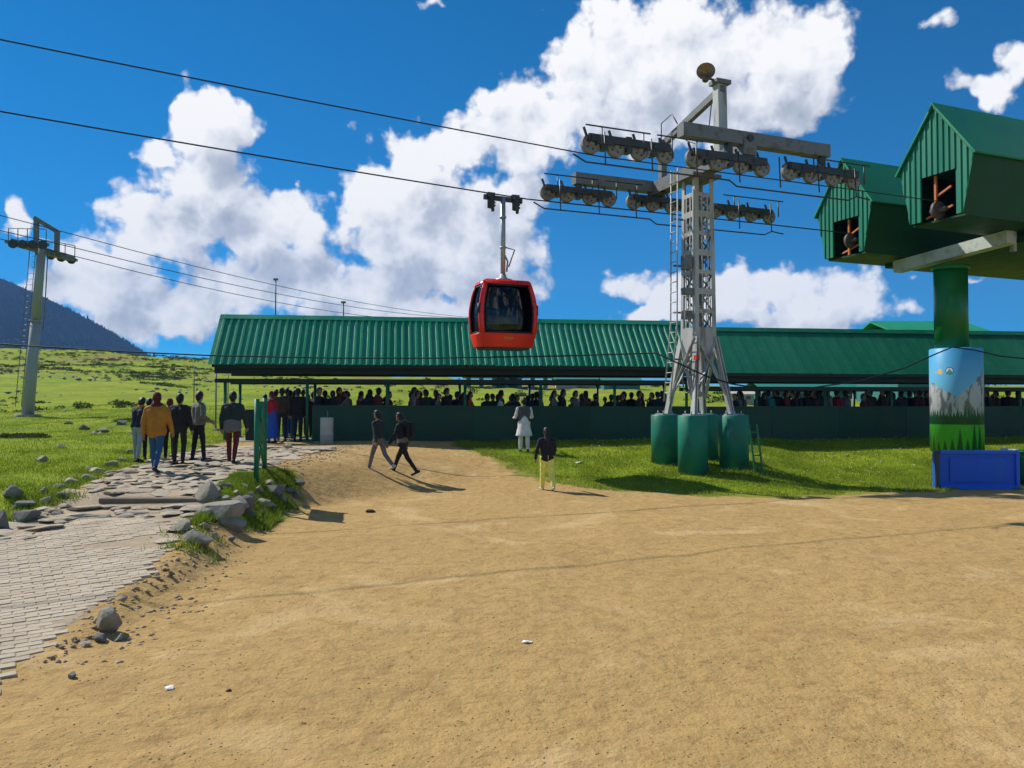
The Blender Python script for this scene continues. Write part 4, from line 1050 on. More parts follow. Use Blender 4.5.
mb = MB(); mb.box((0, -lev(0.16)[1] - 0.02, CH * 0.16), (0.30, 0.012, 0.07)); mb.build('badge', mat('dull orange badge', (0.55, 0.14, 0.02), 0.5), gon)
rz_ = gpz - cab_bot
mb = MB(); mb.lathe([(0.30, 0), (0.30, 0.04), (0.12, 0.10), (0.08, 0.22)], 16, (0, 0, CH)); mb.beam((-0.52, 0, CH + 0.03), (0.52, 0, CH + 0.03), 0.04, 0.05); mb.build('suspension_base', M_alu, gon)
mb = MB(); mb.cyl((0, 0, CH + 0.15), (0, 0, rz_ - 0.08), 0.075, n=12); mb.cyl((0, 0, CH + 1.0), (0, 0, CH + 1.05), 0.10, n=12); mb.cyl((0, 0, rz_ - 0.7), (0, 0, rz_ - 0.64), 0.10, n=12); mb.build('hanger', M_alu, gon)
mb = MB(); mb.tube([(0, 0, CH + 1.05), (0.38, 0, CH + 0.98), (0.18, 0, CH + 0.45)], 0.025, 6); mb.tube([(0, 0, CH + 0.9), (0.15, 0, CH + 0.62), (0.12, 0, CH + 0.3)], 0.03, 6); mb.build('door_lever', M_alu, gon)
mb = MB(); mb.beam((-0.62, 0, rz_ - 0.10), (0.62, 0, rz_ - 0.13), 0.10, 0.14); mb.build('grip_frame', M_steeld, gon)
for x in (-0.40, 0.40):
    mb = MB(); mb.box((x, 0, rz_ - 0.03), (0.24, 0.14, 0.14)); mb.box((x, -0.08, rz_ - 0.28), (0.14, 0.12, 0.34)); mb.cyl((x - 0.08, -0.08, rz_ - 0.14), (x - 0.08, -0.08, rz_ - 0.44), 0.055, n=10); mb.cyl((x + 0.09, 0.06, rz_ - 0.18), (x + 0.09, 0.06, rz_ - 0.5), 0.05, n=10)
    for kx in range(4): mb.cyl((x + 0.10, -0.13, rz_ - 0.1 - kx * 0.09), (x - 0.10, -0.13, rz_ - 0.1 - kx * 0.09), 0.03, n=8)
    mb.build('grip', M_steeld, gon)

# ------------------------------------------------------------------ station: two hoods on a column with painted drum
CS = s_at(952, 0.0); cp = st(CS, 0, 0); CZ = hz(cp.x, cp.y)
stn = thing('ropeway_station', (cp.x, cp.y, CZ), RT, 'green corrugated ropeway station hoods on a column with painted drum', 'station')
def cz(z): return z - CZ
HB, HE, HA = 7.98, 9.74, 11.50          # bottom, eave, apex
def hood(s0, tc, dz, op):
    s_f = s0 - CS; Lh = 10.0
    we, wb = 1.32, 0.93
    root = MB()
    # backing front frame ring (the part everything else of the hood hangs on): roof of the hood
    sl = math.hypot(we, HA - HE)
    a = Vector((0, we, -(HA - HE))).normalized()
    for sg in (-1, 1):
        dirn = Vector((0, sg * we, -(HA - HE))); nn = Vector((0, sg * (HA - HE), we)).normalized()
        p = Vector((s_f - 0.10, tc, cz(HA + dz)))
        V = [p, p + dirn * 1.06, p + dirn * 1.06 + nn * 0.05, p + nn * 0.05]; V += [v + Vector((Lh, 0, 0)) for v in V]
        root.add(V, [(0, 1, 2, 3), (4, 5, 6, 7), (0, 1, 5, 4), (1, 2, 6, 5), (2, 3, 7, 6), (3, 0, 4, 7)])
    rf = root.build('hood_roof', M_stroof, stn)
    mb = MB()
    mb.prism([(-0.14, -0.16), (0, 0.08), (0.14, -0.16), (0, 0.02)], (s_f - 0.12, tc, cz(HA + dz) + 0.02), (0, 1, 0), (0, 0, 1), (1, 0, 0), Lh); mb.build('ridge_cap', M_stroof, rf)
    for sg in (-1, 1):                                    # slanting sides
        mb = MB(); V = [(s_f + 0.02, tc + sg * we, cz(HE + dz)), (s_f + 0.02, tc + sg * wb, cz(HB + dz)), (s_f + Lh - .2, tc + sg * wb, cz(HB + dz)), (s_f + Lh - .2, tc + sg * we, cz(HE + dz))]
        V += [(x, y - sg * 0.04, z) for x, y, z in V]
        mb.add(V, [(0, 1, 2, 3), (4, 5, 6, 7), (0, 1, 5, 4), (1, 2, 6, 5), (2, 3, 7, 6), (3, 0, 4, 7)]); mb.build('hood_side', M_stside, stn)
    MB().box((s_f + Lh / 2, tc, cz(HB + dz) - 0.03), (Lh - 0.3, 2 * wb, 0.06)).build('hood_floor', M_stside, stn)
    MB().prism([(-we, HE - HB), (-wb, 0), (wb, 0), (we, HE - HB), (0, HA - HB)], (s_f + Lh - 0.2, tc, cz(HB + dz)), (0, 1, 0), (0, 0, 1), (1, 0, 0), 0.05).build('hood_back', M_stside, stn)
    # vertical cladding strips with raised ribs
    def up(t): return HA - abs(t) * (HA - HE) / we
    def lo(t): return HB if abs(t) <= wb else HB + (abs(t) - wb) / (we - wb) * (HE - HB)
    n = 13; w = 2 * we / n
    fr = MB(); fr_o = None
    for i in range(n):
        t0 = -we + i * w; t1 = t0 + w
        for (a0, a1) in [(t0, t1)]:
            segs = []
            lo_f = lambda t: max(lo(t), op[3]) if op[0] < (a0 + a1) / 2 < op[1] else lo(t)
            ts = sorted(set([a0] + [b for b in (0.0, -wb, wb) if a0 + 1e-4 < b < a1 - 1e-4] + [a1]))
            poly = [(t, lo_f(t) + (0.001 * i)) for t in ts] + [(t, up(t)) for t in reversed(ts)]
            mb = MB(); mb.prism([(t, z + dz - CZ) for t, z in poly], (s_f, tc, 0), (0, 1, 0), (0, 0, 1), (1, 0, 0), 0.022)
            # rib standing proud along the strip edge
            r0, r1 = a0 + 0.012, a0 + 0.068
            polyr = [(r0, lo_f(r0)), (r1, lo_f(r1)), (r1, up(r1) - 0.01), (r0, up(r0) - 0.01)]
            mb.prism([(t, z + dz - CZ) for t, z in polyr], (s_f - 0.035, tc, 0), (0, 1, 0), (0, 0, 1), (1, 0, 0), 0.045)
            mb.build('cladding_strip', M_station, stn)
    # barge trim
    mb = MB()
    for sg in (-1, 1):
        mb.beam((s_f - 0.06, tc, cz(HA + dz) - 0.01), (s_f - 0.06, tc + sg * we * 1.04, cz(HE + dz) - 0.08), 0.04, 0.07)
    mb.build('barge_trim', M_greenpost, stn)
    # entry wheel and rust coloured bracket in the opening
    zw = ROPEZ - 0.02
    tr = (-GA if tc < 0 else GA)
    mb = MB(); mb.cyl((s_f + 0.10, tr - 0.06, cz(zw - 0.27)), (s_f + 0.10, tr + 0.06, cz(zw - 0.27)), 0.27, n=20); mb.cyl((s_f + 0.10, tr - 0.30, cz(zw - 0.27)), (s_f + 0.10, tr + 0.25, cz(zw - 0.27)), 0.07, n=10); mb.build('entry_sheave', mat('dull wheel', (0.10, 0.085, 0.07), 0.6, 0.3, 5), stn)
    mb = MB(); mb.beam((s_f + 0.16, tr + 0.12, cz(HB + dz)), (s_f + 0.16, tr + 0.12, cz(op[3] + dz)), 0.07, 0.07); mb.beam((s_f + 0.20, tr - 0.45, cz(HB + dz) + 0.35), (s_f + 0.20, tr + 0.5, cz(HB + dz) + 0.12), 0.06, 0.06); mb.beam((s_f + 0.20, tr - 0.4, cz(HB + dz) + 0.95), (s_f + 0.20, tr + 0.1, cz(HB + dz) + 0.75), 0.06, 0.06); mb.build('rusty_bracket', M_rust, stn)
hood(s_at(938, -GA), -GA + 0.0, 0.0, (-0.72, 0.60, 0, 9.36))
hood(s_at(850, GA), GA + 0.22, -0.22, (-0.62, 0.55, 0, 9.30))
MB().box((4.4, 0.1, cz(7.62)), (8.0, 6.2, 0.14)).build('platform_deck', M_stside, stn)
mb = MB(); mb.beam((0, -2.25, cz(7.70)), (0, 2.25, cz(7.42)), 0.45, 0.42); mb.build('crosshead', M_white, stn)
MB().box((0.3, -2.1, cz(7.70)), (0.14, 0.14, 0.85)).build('hanger_bracket', M_galv, stn)
mb = MB(); mb.cyl((0, 0, cz(4.0)), (0, 0, cz(7.12)), 0.54, n=40); mb.cyl((0, 0, cz(6.95)), (0, 0, cz(7.10)), 0.60, n=40); mb.build('column', M_column, stn)
def mural():
    m = bpy.data.materials.new('painted drum mural'); m.use_nodes = True
    t = m.node_tree; t.nodes.clear(); q = NT(t)
    out = q.n('ShaderNodeOutputMaterial'); b = q.n('ShaderNodeBsdfPrincipled'); t.links.new(b.outputs[0], out.inputs[0])
    co = q.n('ShaderNodeTexCoord').outputs['Object']; sp = q.n('ShaderNodeSeparateXYZ'); t.links.new(co, sp.inputs[0])
    # angle round the drum, 0 on the side that faces the yard
    vx, vy = -cp.x, -cp.y; yaw = math.atan2(vy, vx) - RT
    an = q.m('SUBTRACT', q.m('ARCTAN2', sp.outputs[1], sp.outputs[0]), yaw)
    an = q.m('WRAP', an, math.pi, -math.pi)              # increases anticlockwise, to the right as seen from the yard
    z = q.m('ADD', sp.outputs[2], CZ)
    cmb_ = q.n('ShaderNodeCombineXYZ'); t.links.new(an, cmb_.inputs[0]); t.links.new(z, cmb_.inputs[1]); pz = cmb_.outputs[0]
    def band(edge, soft=0.015): return q.sstep(q.m('SUBTRACT', edge, z), -soft, soft)      # 1 below edge
    sky_ = q.mix(q.lin(z, 2.6, 4.2), (0.16, 0.50, 0.72), (0.045, 0.34, 0.66))
    c = sky_
    jag = q.m('MULTIPLY', q.m('SUBTRACT', q.noise(pz, 5, 5, 0.6), 0.5), 0.30)
    lft = q.m('SUBTRACT', 3.02, q.m('MULTIPLY', q.m('ABSOLUTE', q.m('ADD', an, 1.0)), 0.52))
    rgt = q.m('SUBTRACT', 3.45, q.m('MULTIPLY', q.m('ABSOLUTE', q.m('SUBTRACT', an, 1.25)), 0.78))
    edge = q.m('ADD', q.m('MAXIMUM', lft, rgt), jag)
    rock = q.mix(q.sstep(q.noise(q.vm('MULTIPLY', pz, (2.2, 1, 1)), 1.5, 4, 0.6, 0.8), 0.45, 0.60), (0.46, 0.48, 0.49), (0.14, 0.15, 0.16))
    c = q.mix(band(edge), c, rock)
    def trees(freq, base, amp, ph):
        f = q.m('FRACT', q.m('ADD', q.m('MULTIPLY', an, freq), ph))
        tri = q.m('SUBTRACT', 1.0, q.m('MULTIPLY', q.m('ABSOLUTE', q.m('SUBTRACT', f, 0.5)), 2.0))
        cell = q.m('FLOOR', q.m('ADD', q.m('MULTIPLY', an, freq), ph)); wn = q.n('ShaderNodeTexWhiteNoise', noise_dimensions='1D'); t.links.new(cell, wn.inputs['W'])
        return q.m('ADD', base, q.m('MULTIPLY', q.m('MULTIPLY', tri, amp), q.m('ADD', 0.5, wn.outputs[0])))
    c = q.mix(band(trees(7.5, 1.82, 0.26, 0.2)), c, (0.012, 0.10, 0.045))
    c = q.mix(band(trees(11, 1.70, 0.25, 0.6)), c, (0.015, 0.075, 0.03))
    c = q.mix(band(1.56), c, q.mix(q.noise(pz, 6, 4), (0.05, 0.42, 0.035), (0.09, 0.52, 0.05)))
    low = q.m('MULTIPLY', band(trees(3.6, 0.55, 0.85, 0.1)), q.sstep(z, 0.62, 0.64))
    c = q.mix(low, c, (0.012, 0.13, 0.03))
    def disc(a0, z0, r, colr, c):
        d = q.m('SQRT', q.m('ADD', q.m('POWER', q.m('MULTIPLY', q.m('SUBTRACT', an, a0), 0.87), 2.0), q.m('POWER', q.m('SUBTRACT', z, z0), 2.0)))
        return q.mix(q.sstep(d, r, r - 0.015), c, colr)
    c = disc(-0.62, 3.38, 0.10, (0.75, 0.42, 0.12), c)      # small painted sun with rays
    c = disc(-0.82, 3.37, 0.035, (0.75, 0.36, 0.10), c)
    c = disc(-0.24, 3.40, 0.14, (0.02, 0.05, 0.12), c)      # round badge
    c = disc(-0.24, 3.40, 0.115, (0.70, 0.75, 0.74), c)
    c = disc(-0.24, 3.35, 0.09, (0.05, 0.30, 0.18), c)
    c = disc(-0.24, 3.45, 0.045, (0.25, 0.35, 0.42), c)
    t.links.new(c, b.inputs['Base Color']); b.inputs['Roughness'].default_value = 0.45
    return m
mb = MB(); mb.lathe([(0.84, -0.15), (0.84, cz(4.17)), (0.81, cz(4.20))], 56); pd_ = mb.build('painted_drum', mural(), stn); pd_.location = Matrix.Rotation(-RT, 3, 'Z') @ Vector((0.15, 0, 0))

# service cable: from the left, past the tower, to the drum and off right
cab = [at(-120, 338, 23.5), at(0, 344, 23.8), at(110, 351, 24.1), at(210, 355.5, 24.3), at(330, 358, 24.4), at(440, 358, 24.4), at(560, 356, 24), at(640, 353.5, 23.6), at(656, 353, 23.4), at(680, 364, 22.9), at(706, 376, 22.9), at(732, 384, 23.4), at(765, 389, 24.2), at(810, 388, 25), at(860, 381, 25.8), at(905, 368, 26.5), at(936, 354, 26.8), at(953, 347, 26.85), at(975, 350, 26.9), at(1000, 356, 26.9), at(1060, 362, 27), at(1140, 362, 27)]
tag(MB().tube(cab, 0.024, 6).build('service_cable', M_black), 'thin black cable slung before the shed roofs to the painted drum', 'cable')

# ------------------------------------------------------------------ blue bin and neighbours at the right edge
bp = gp(977, 489); bw = 82 / F * bp.y; bh = 39 / F * bp.y
bb = thing('blue_bin', (bp.x, bp.y + 0.42, hz(bp.x, bp.y)), 0, 'blue steel bin standing before the painted drum', 'bin')
mb = MB(); mb.box((0, -0.26, bh / 2 - 0.02), (bw - 0.06, 0.26, bh - 0.06)); mb.build('body', M_blue, bb)
for x in (-bw / 2 + 0.01, bw / 2 - 0.04): MB().box((x, -0.41, bh / 2 - 0.01), (0.09, 0.07, bh)).build('corner_post', M_bluef if x > 0 else M_steeld, bb)
MB().box((0, -0.412, bh - 0.05), (bw - 0.18, 0.068, 0.09)).build('top_rail', M_bluef, bb)
MB().box((0, -0.412, 0.05), (bw - 0.18, 0.068, 0.10)).build('bottom_rail', M_bluef, bb)
mb = MB(); mb.box((0.02, -0.405, bh / 2), (bw * 0.70, 0.03, bh * 0.62)); mb.build('front_panel', M_blue, bb)
p_ = gp(1021, 487); gb = thing('grey_board', (p_.x - 0.03, p_.y + 0.5, hz(p_.x, p_.y)), 0, 'pale grey board standing upright beside the blue bin', 'board')
mb = MB(); mb.box((0, 0, 0.5), (0.10, 0.7, 1.05)); mb.build('board', M_greyp, gb); MB().box((0, 0, 0.02), (0.16, 0.75, 0.05)).build('foot', M_steeld, gb)
gb2 = thing('green_bin', (p_.x + 0.42, p_.y + 0.55, hz(p_.x + 0.42, p_.y)), 0, 'green bin cut off by the right edge of the photograph', 'bin')
mb = MB(); mb.lathe([(0.27, -0.03), (0.30, 0.5), (0.32, 0.96), (0.29, 1.0)], 20); mb.build('body', M_greenpost, gb2); MB().lathe([(0.34, 0.93), (0.34, 0.98), (0.30, 1.0)], 20).build('rim', M_sign, gb2)

# ------------------------------------------------------------------ green frame on the bank
f0 = gp(257, 484); f1 = gp(265, 470)
fx = (f0.x + f1.x) / 2; fy = (f0.y + f1.y) / 2; fz = hz(fx, fy)
fr = thing('sign_board', (fx, fy, fz), 0, 'green sign board seen edge-on, standing on the grassy bank', 'sign')
ax, ay = f0.x - fx, f0.y - fy; bx_, by_ = f1.x - fx, f1.y - fy
zt0 = CAMZ + (HOR - 399) / F * f0.y - fz; zt1 = CAMZ + (HOR - 398) / F * f1.y - fz
for (x, y, zz, zt) in ((ax, ay, hz(f0.x, f0.y) - fz, zt0), (bx_, by_, hz(f1.x, f1.y) - fz, zt1)):
    MB().cyl((x, y, zz - 0.1), (x, y, zt), 0.055, n=10).build('post', M_sign, fr)
def lp_(f, z): return Vector((ax + (bx_ - ax) * f, ay + (by_ - ay) * f, z))
mb = MB(); mb.tube([lp_(0.05, 0.15), lp_(0.95, zt1 * 0.72)], 0.03, 8); mb.build('brace', M_sign, fr)
mb = MB(); mb.tube([lp_(0.95, 0.15), lp_(0.05, zt0 * 0.62)], 0.03, 8); mb.build('brace', M_sign, fr)
zmid = 0.75
mb = MB(); V = [lp_(0.04, zmid), lp_(0.96, zmid), lp_(0.96, min(zt0, zt1) - 0.05), lp_(0.04, min(zt0, zt1) - 0.05)]
nn = Vector((by_ - ay, -(bx_ - ax), 0)).normalized() * 0.018
mb.add([v - nn for v in V] + [v + nn for v in V], [(0, 1, 2, 3), (4, 5, 6, 7), (0, 1, 5, 4), (1, 2, 6, 5), (2, 3, 7, 6), (3, 0, 4, 7)]); mb.build('board', M_sign, fr)
mid = lp_(0.35, min(zt0, zt1) - 0.33); mb = MB(); mb.cyl(mid - nn * 1.6, mid - nn * 3.0, 0.17, n=20, sm=False); mb.cyl(mid + nn * 1.6, mid + nn * 3.0, 0.17, n=20, sm=False); mb.build('round_plate', mat('teal plate', (0.02, 0.24, 0.17), 0.5), fr)

# barrel before the wall
b0 = gp(327, 443.5)
ba = thing('barrel', (b0.x, b0.y, b0.z - 0.03), 0, 'pale upright barrel before the green wall near the shed entrance', 'barrel')
mb = MB(); mb.lathe([(0.20, 0), (0.22, 0.02), (0.215, 0.3), (0.225, 0.32), (0.215, 0.34), (0.215, 0.6), (0.225, 0.62), (0.215, 0.64), (0.22, 0.88), (0.20, 0.90)], 24); mb.build('drum', M_barrel, ba)
MB().cyl((0.02, 0, 0.88), (0.02, 0, 1.12), 0.02, n=8).build('pipe', M_galvd, ba)

# thin fence poles left of the shed
for i, (px, py, top, lab) in enumerate(((216, 430, 366, 'thin grey pole with stone foot beside the shed corner'), (194, 404, 366, 'thin dark pole standing in the meadow left of the shed'), (228, 408, 372, 'thin dark pole in the meadow seen under the left end of the shed'))):
    p = gp(px, py); h = (py - top) / F * p.y
    t_ = thing('wire_pole', (p.x, p.y, p.z), 0, lab, 'pole', 'thin poles in the meadow')
    MB().cyl((0, 0, -0.15), (0, 0, h), 0.035, 0.03, n=8).build('pole', M_galvd, t_)
    mb = MB(); mb.add(*(lambda m_: ([v.co[:] for v in m_.vertices], [p_.vertices[:] for p_ in m_.polygons]))(stone_mesh('f', (0.22, 0.2, 0.12), i, M_rock, sub=2))); mb.build('foot_stone', M_rock, t_)

# ------------------------------------------------------------------ far left tower of the other lift
TB = gp(28, 416); D2 = TB.y
def lt(px, py, dy=0.0): return at(px, py, D2 + dy) - TB
t2 = thing('lift_pylon', tuple(TB), 0, 'grey tubular lift pylon with work platform in the left meadow', 'pylon')
top = lt(40, 243)
mb = MB(); mb.cyl((0, 0, -0.2), (0, 0, 0.1), 0.62, n=20); mb.build('footing', M_conc, t2)
mb = MB(); mb.cyl((0, 0, 0.0), top * 0.55, 0.30, 0.25, n=20); mb.cyl(top * 0.55, top, 0.24, 0.20, n=20); mb.cyl(top * 0.545, top * 0.555, 0.31, n=20); mb.build('tube_column', M_tower2, t2)
a = lt(8, 241, -0.6); b = lt(73, 259, 0.9)
MB().beam(a, b, 0.55, 0.30).build('cross_arm', M_galvd, t2)
for (x0, y0, x1, y1, dy) in ((6, 242, 44, 243, -1.2), (34, 251, 73, 259, 1.2)):
    MB().beam(lt(x0, y0, dy), lt(x1, y1, dy), 0.6, 0.14).build('work_platform', M_galvd, t2)
    mb = MB()
    for f in np.linspace(0, 1, 5):
        p = lt(x0 + (x1 - x0) * f, y0 + (y1 - y0) * f, dy); mb.cyl(p, p + Vector((0, 0, 0.75)), 0.025, n=6)
    p = lt(x0, y0, dy) + Vector((0, 0, 0.75)); q_ = lt(x1, y1, dy) + Vector((0, 0, 0.75)); mb.cyl(p, q_, 0.025, n=6); mb.build('railing', M_galvd, t2)
    for f in np.linspace(0.1, 0.9, 4):
        p = lt(x0 + (x1 - x0) * f, y0 + (y1 - y0) * f, dy - 0.35) - Vector((0, 0, 0.05)); MB().cyl(p, p + Vector((0, 0.12, 0)), 0.22, n=16).build('sheave', M_steeld, t2)
for (x, y0, y1) in ((34, 244, 218), (55, 253, 231)): MB().beam(lt(x, y0), lt(x, y1), 0.20, 0.20).build('gantry_post', M_galvd, t2)
MB().beam(lt(32, 217), lt(57, 232), 0.18, 0.22).build('gantry_beam', M_galvd, t2)
mb = MB()
for dx in (-0.16, 0.16): mb.tube([Vector((-0.44 + dx, -0.1, 0.5)), top + Vector((-0.40 + dx, -0.1, 0))], 0.02, 6)
mb.build('ladder_stile', M_galvd, t2)
for f in np.arange(0.08, 1.0, 0.035):
    p = Vector((-0.42, -0.1, 0.5)).lerp(top + Vector((-0.40, -0.1, 0)), f); MB().cyl(p - Vector((0.16, 0, 0)), p + Vector((0.16, 0, 0)), 0.014, n=5).build('rung', M_galvd, t2)
mb = MB(); mb.tube([lt(46, 250, -.3), lt(44, 300, -.3), lt(42, 330, -.3)], 0.03, 6); mb.build('conduit', M_galvd, t2)
# its ropes
for i, (A_, B_, lab) in enumerate((((57, 230, 0), (480, 318, 50), 'topmost thin rope running from the far pylon behind the ribbed shed roof'), ((72, 247, -1), (470, 318, 46), 'middle thin rope running from the far pylon behind the ribbed shed roof'), ((74, 256, 1), (440, 321, 44), 'lowest thin rope running from the far pylon behind the ribbed shed roof'))):
    pa_, pb_ = at(A_[0], A_[1], D2 + A_[2]), at(B_[0], B_[1], D2 + B_[2])
    back = pa_ + (pa_ - pb_).normalized() * 34 + Vector((0, 0, 1.6))
    pts = [back] + [pa_.lerp(pb_, f) - Vector((0, 0, 3.2 * f * (1 - f))) for f in np.linspace(0, 1, 12)] + [pb_ + (pb_ - pa_) * 0.4]
    tag(MB().tube(pts, 0.022, 5).build('lift_rope', M_rope), lab, 'cable', 'ropes of the far lift')
for px, y0, y1, lab in ((275, 279, 322, 'taller thin hanger rising above the left shed roof ridge'), (343, 302, 322, 'shorter thin hanger rising above the shed roof ridge')):
    Dh = 75.0; t_ = thing('chair_hanger', tuple(at(px, y1 + 6, Dh)), 0, lab, 'hanger', 'hangers on the far lift')
    h = (y1 + 6 - y0) / F * Dh
    MB().cyl((0, 0, 0), (0, 0, h), 0.06, n=8).build('hanger_rod', M_galvd, t_)
    mb = MB(); mb.box((0, 0, h), (0.42, 0.2, 0.18)); mb.beam((0, 0, h * 0.25), (0.35, 0, h * 0.05), 0.07, 0.07); mb.build('grip', M_galvd, t_)
    mb = MB(); mb.beam((-0.6, 0, -0.05), (0.6, 0, -0.05), 0.4, 0.08); mb.box((0, 0.2, 0.25), (1.2, 0.06, 0.5)); mb.build('chair_seat', M_galvd, t_)

# ------------------------------------------------------------------ far buildings glimpsed under and over the shed
def hut(px0, px1, y_base, y_eave, y_ridge, D, m_w, m_r, label, dep=5.0, posts=False, name='far_hut', nwin=2):
    w = (px1 - px0) / F * D; cx = ((px0 + px1) / 2 - 512) / F * D
    zb = CAMZ + (HOR - y_base) / F * D; ze = CAMZ + (HOR - y_eave) / F * D - zb; zr = CAMZ + (HOR - y_ridge) / F * D - zb
    g = min(hz(cx - w / 2, D), hz(cx + w / 2, D), hz(cx, D + dep)) - zb - 0.2
    r = thing(name, (cx, D, zb), 0, label, 'building', 'far buildings')
    if posts:
        for i in range(nwin):
            x = -w / 2 + (i + 0.5) * w / nwin; MB().box((x, 0.3, (g + ze) / 2), (w / nwin * 0.34, 0.4, ze - g)).build('pillar', m_w, r)
        MB().box((0, dep * 0.5, (g + ze) / 2), (w * 0.3, 0.4, ze - g)).build('back_wall', m_w, r)
        MB().beam((-w / 2, 0.0, ze * 0.45), (w / 2, 0.0, ze * 0.45), 0.15, 0.15).build('rail', m_w, r)
    else:
        MB().box((0, dep / 2, (g + ze) / 2), (w, dep, ze - g)).build('wall', m_w, r)
        for i in range(nwin):
            x = -w / 2 + (i + 0.5) * w / nwin
            wd = MB().box((x, -0.02, ze * 0.6), (w / nwin * 0.35, 0.06, ze * 0.4)).build('window', M_pane, r)
            MB().box((x, -0.06, ze * 0.6 - ze * 0.22), (w / nwin * 0.42, 0.08, 0.08)).build('sill', M_hutc, wd)
    o = 0.4
    mb = MB(); mb.prism([(-o, ze), (dep / 2, zr), (dep + o, ze), (dep + o, ze - 0.12), (dep / 2, zr - 0.14), (-o, ze - 0.12)], (-w / 2 - o, 0, 0), (0, 1, 0), (0, 0, 1), (1, 0, 0), w + 2 * o); mb.build('roof', m_r, r)
    return r
hut(462, 552, 391, 376, 370, 120, M_hutw, M_hutg, 'far teal pillared hall seen under the ribbed roof', 8, True, nwin=7)
hut(556, 600, 386, 379, 374, 128, M_hutc, M_hutg, 'far pale hut with green roof right of the pillared hall', 6, nwin=3)
hut(604, 640, 388, 381, 376, 122, M_hutw, M_hutg, 'far small teal hut left of the lattice tower', 6, nwin=2)
hut(764, 826, 396, 388, 379, 70, M_hutw, M_hutg, 'teal roofed hut seen under the dark roof right of the tower', 5, nwin=4)
hut(838, 890, 398, 390, 381, 74, M_hutw, M_hutg, 'second teal roofed hut under the dark roof, nearer the painted drum', 5, nwin=3)
hut(902, 932, 402, 382, 377, 66, M_hutp, M_hutg, 'pinkish hut left of the painted drum under the dark roof', 5, nwin=2)
hut(742, 754, 404, 394, 391, 60, M_hutc, M_hutc, 'small white hut just right of the lattice tower', 3, nwin=1)
g_ = hut(898, 985, 400, 332, 316, 58, M_hutw, M_stroof, 'tall green roofed building rising behind the dark shed roof', 7, nwin=4)

# ------------------------------------------------------------------ people
def capsule(mb, p0, p1, r0, r1, n=12, sq=1.0):
    p0 = Vector(p0); p1 = Vector(p1); d = p1 - p0; L = d.length
    z = d / L if L > 1e-6 else Vector((0, 0, 1))
    u = Vector((0, 1, 0)) if abs(z.y) < 0.9 else Vector((1, 0, 0))
    x = u.cross(z).normalized(); y = z.cross(x)
    rings = []
    for a in (-80, -50, -22): rings.append((p0 + z * (r0 * math.sin(R(a))), r0 * math.cos(R(a))))
    rings += [(p0, r0), (p1, r1)]
    for a in (22, 50, 80): rings.append((p1 + z * (r1 * math.sin(R(a))), r1 * math.cos(R(a))))
    V = []; Fc = []
    for c, r in rings:
        for i in range(n):
            a = 2 * math.pi * i / n; V.append(c + x * (r * math.cos(a)) + y * (r * sq * math.sin(a)))
    for k_ in range(len(rings) - 1):
        for i in range(n): Fc.append((k_ * n + i, k_ * n + (i + 1) % n, (k_ + 1) * n + (i + 1) % n, (k_ + 1) * n + i))
    Fc.append(tuple(range(n - 1, -1, -1))); Fc.append(tuple((len(rings) - 1) * n + i for i in range(n)))
    mb.add(V, Fc)
def frustum(mb, prof, c=(0, 0)):
    mb.lathe([(r, z) for r, z in prof], 20, (c[0], c[1], 0))

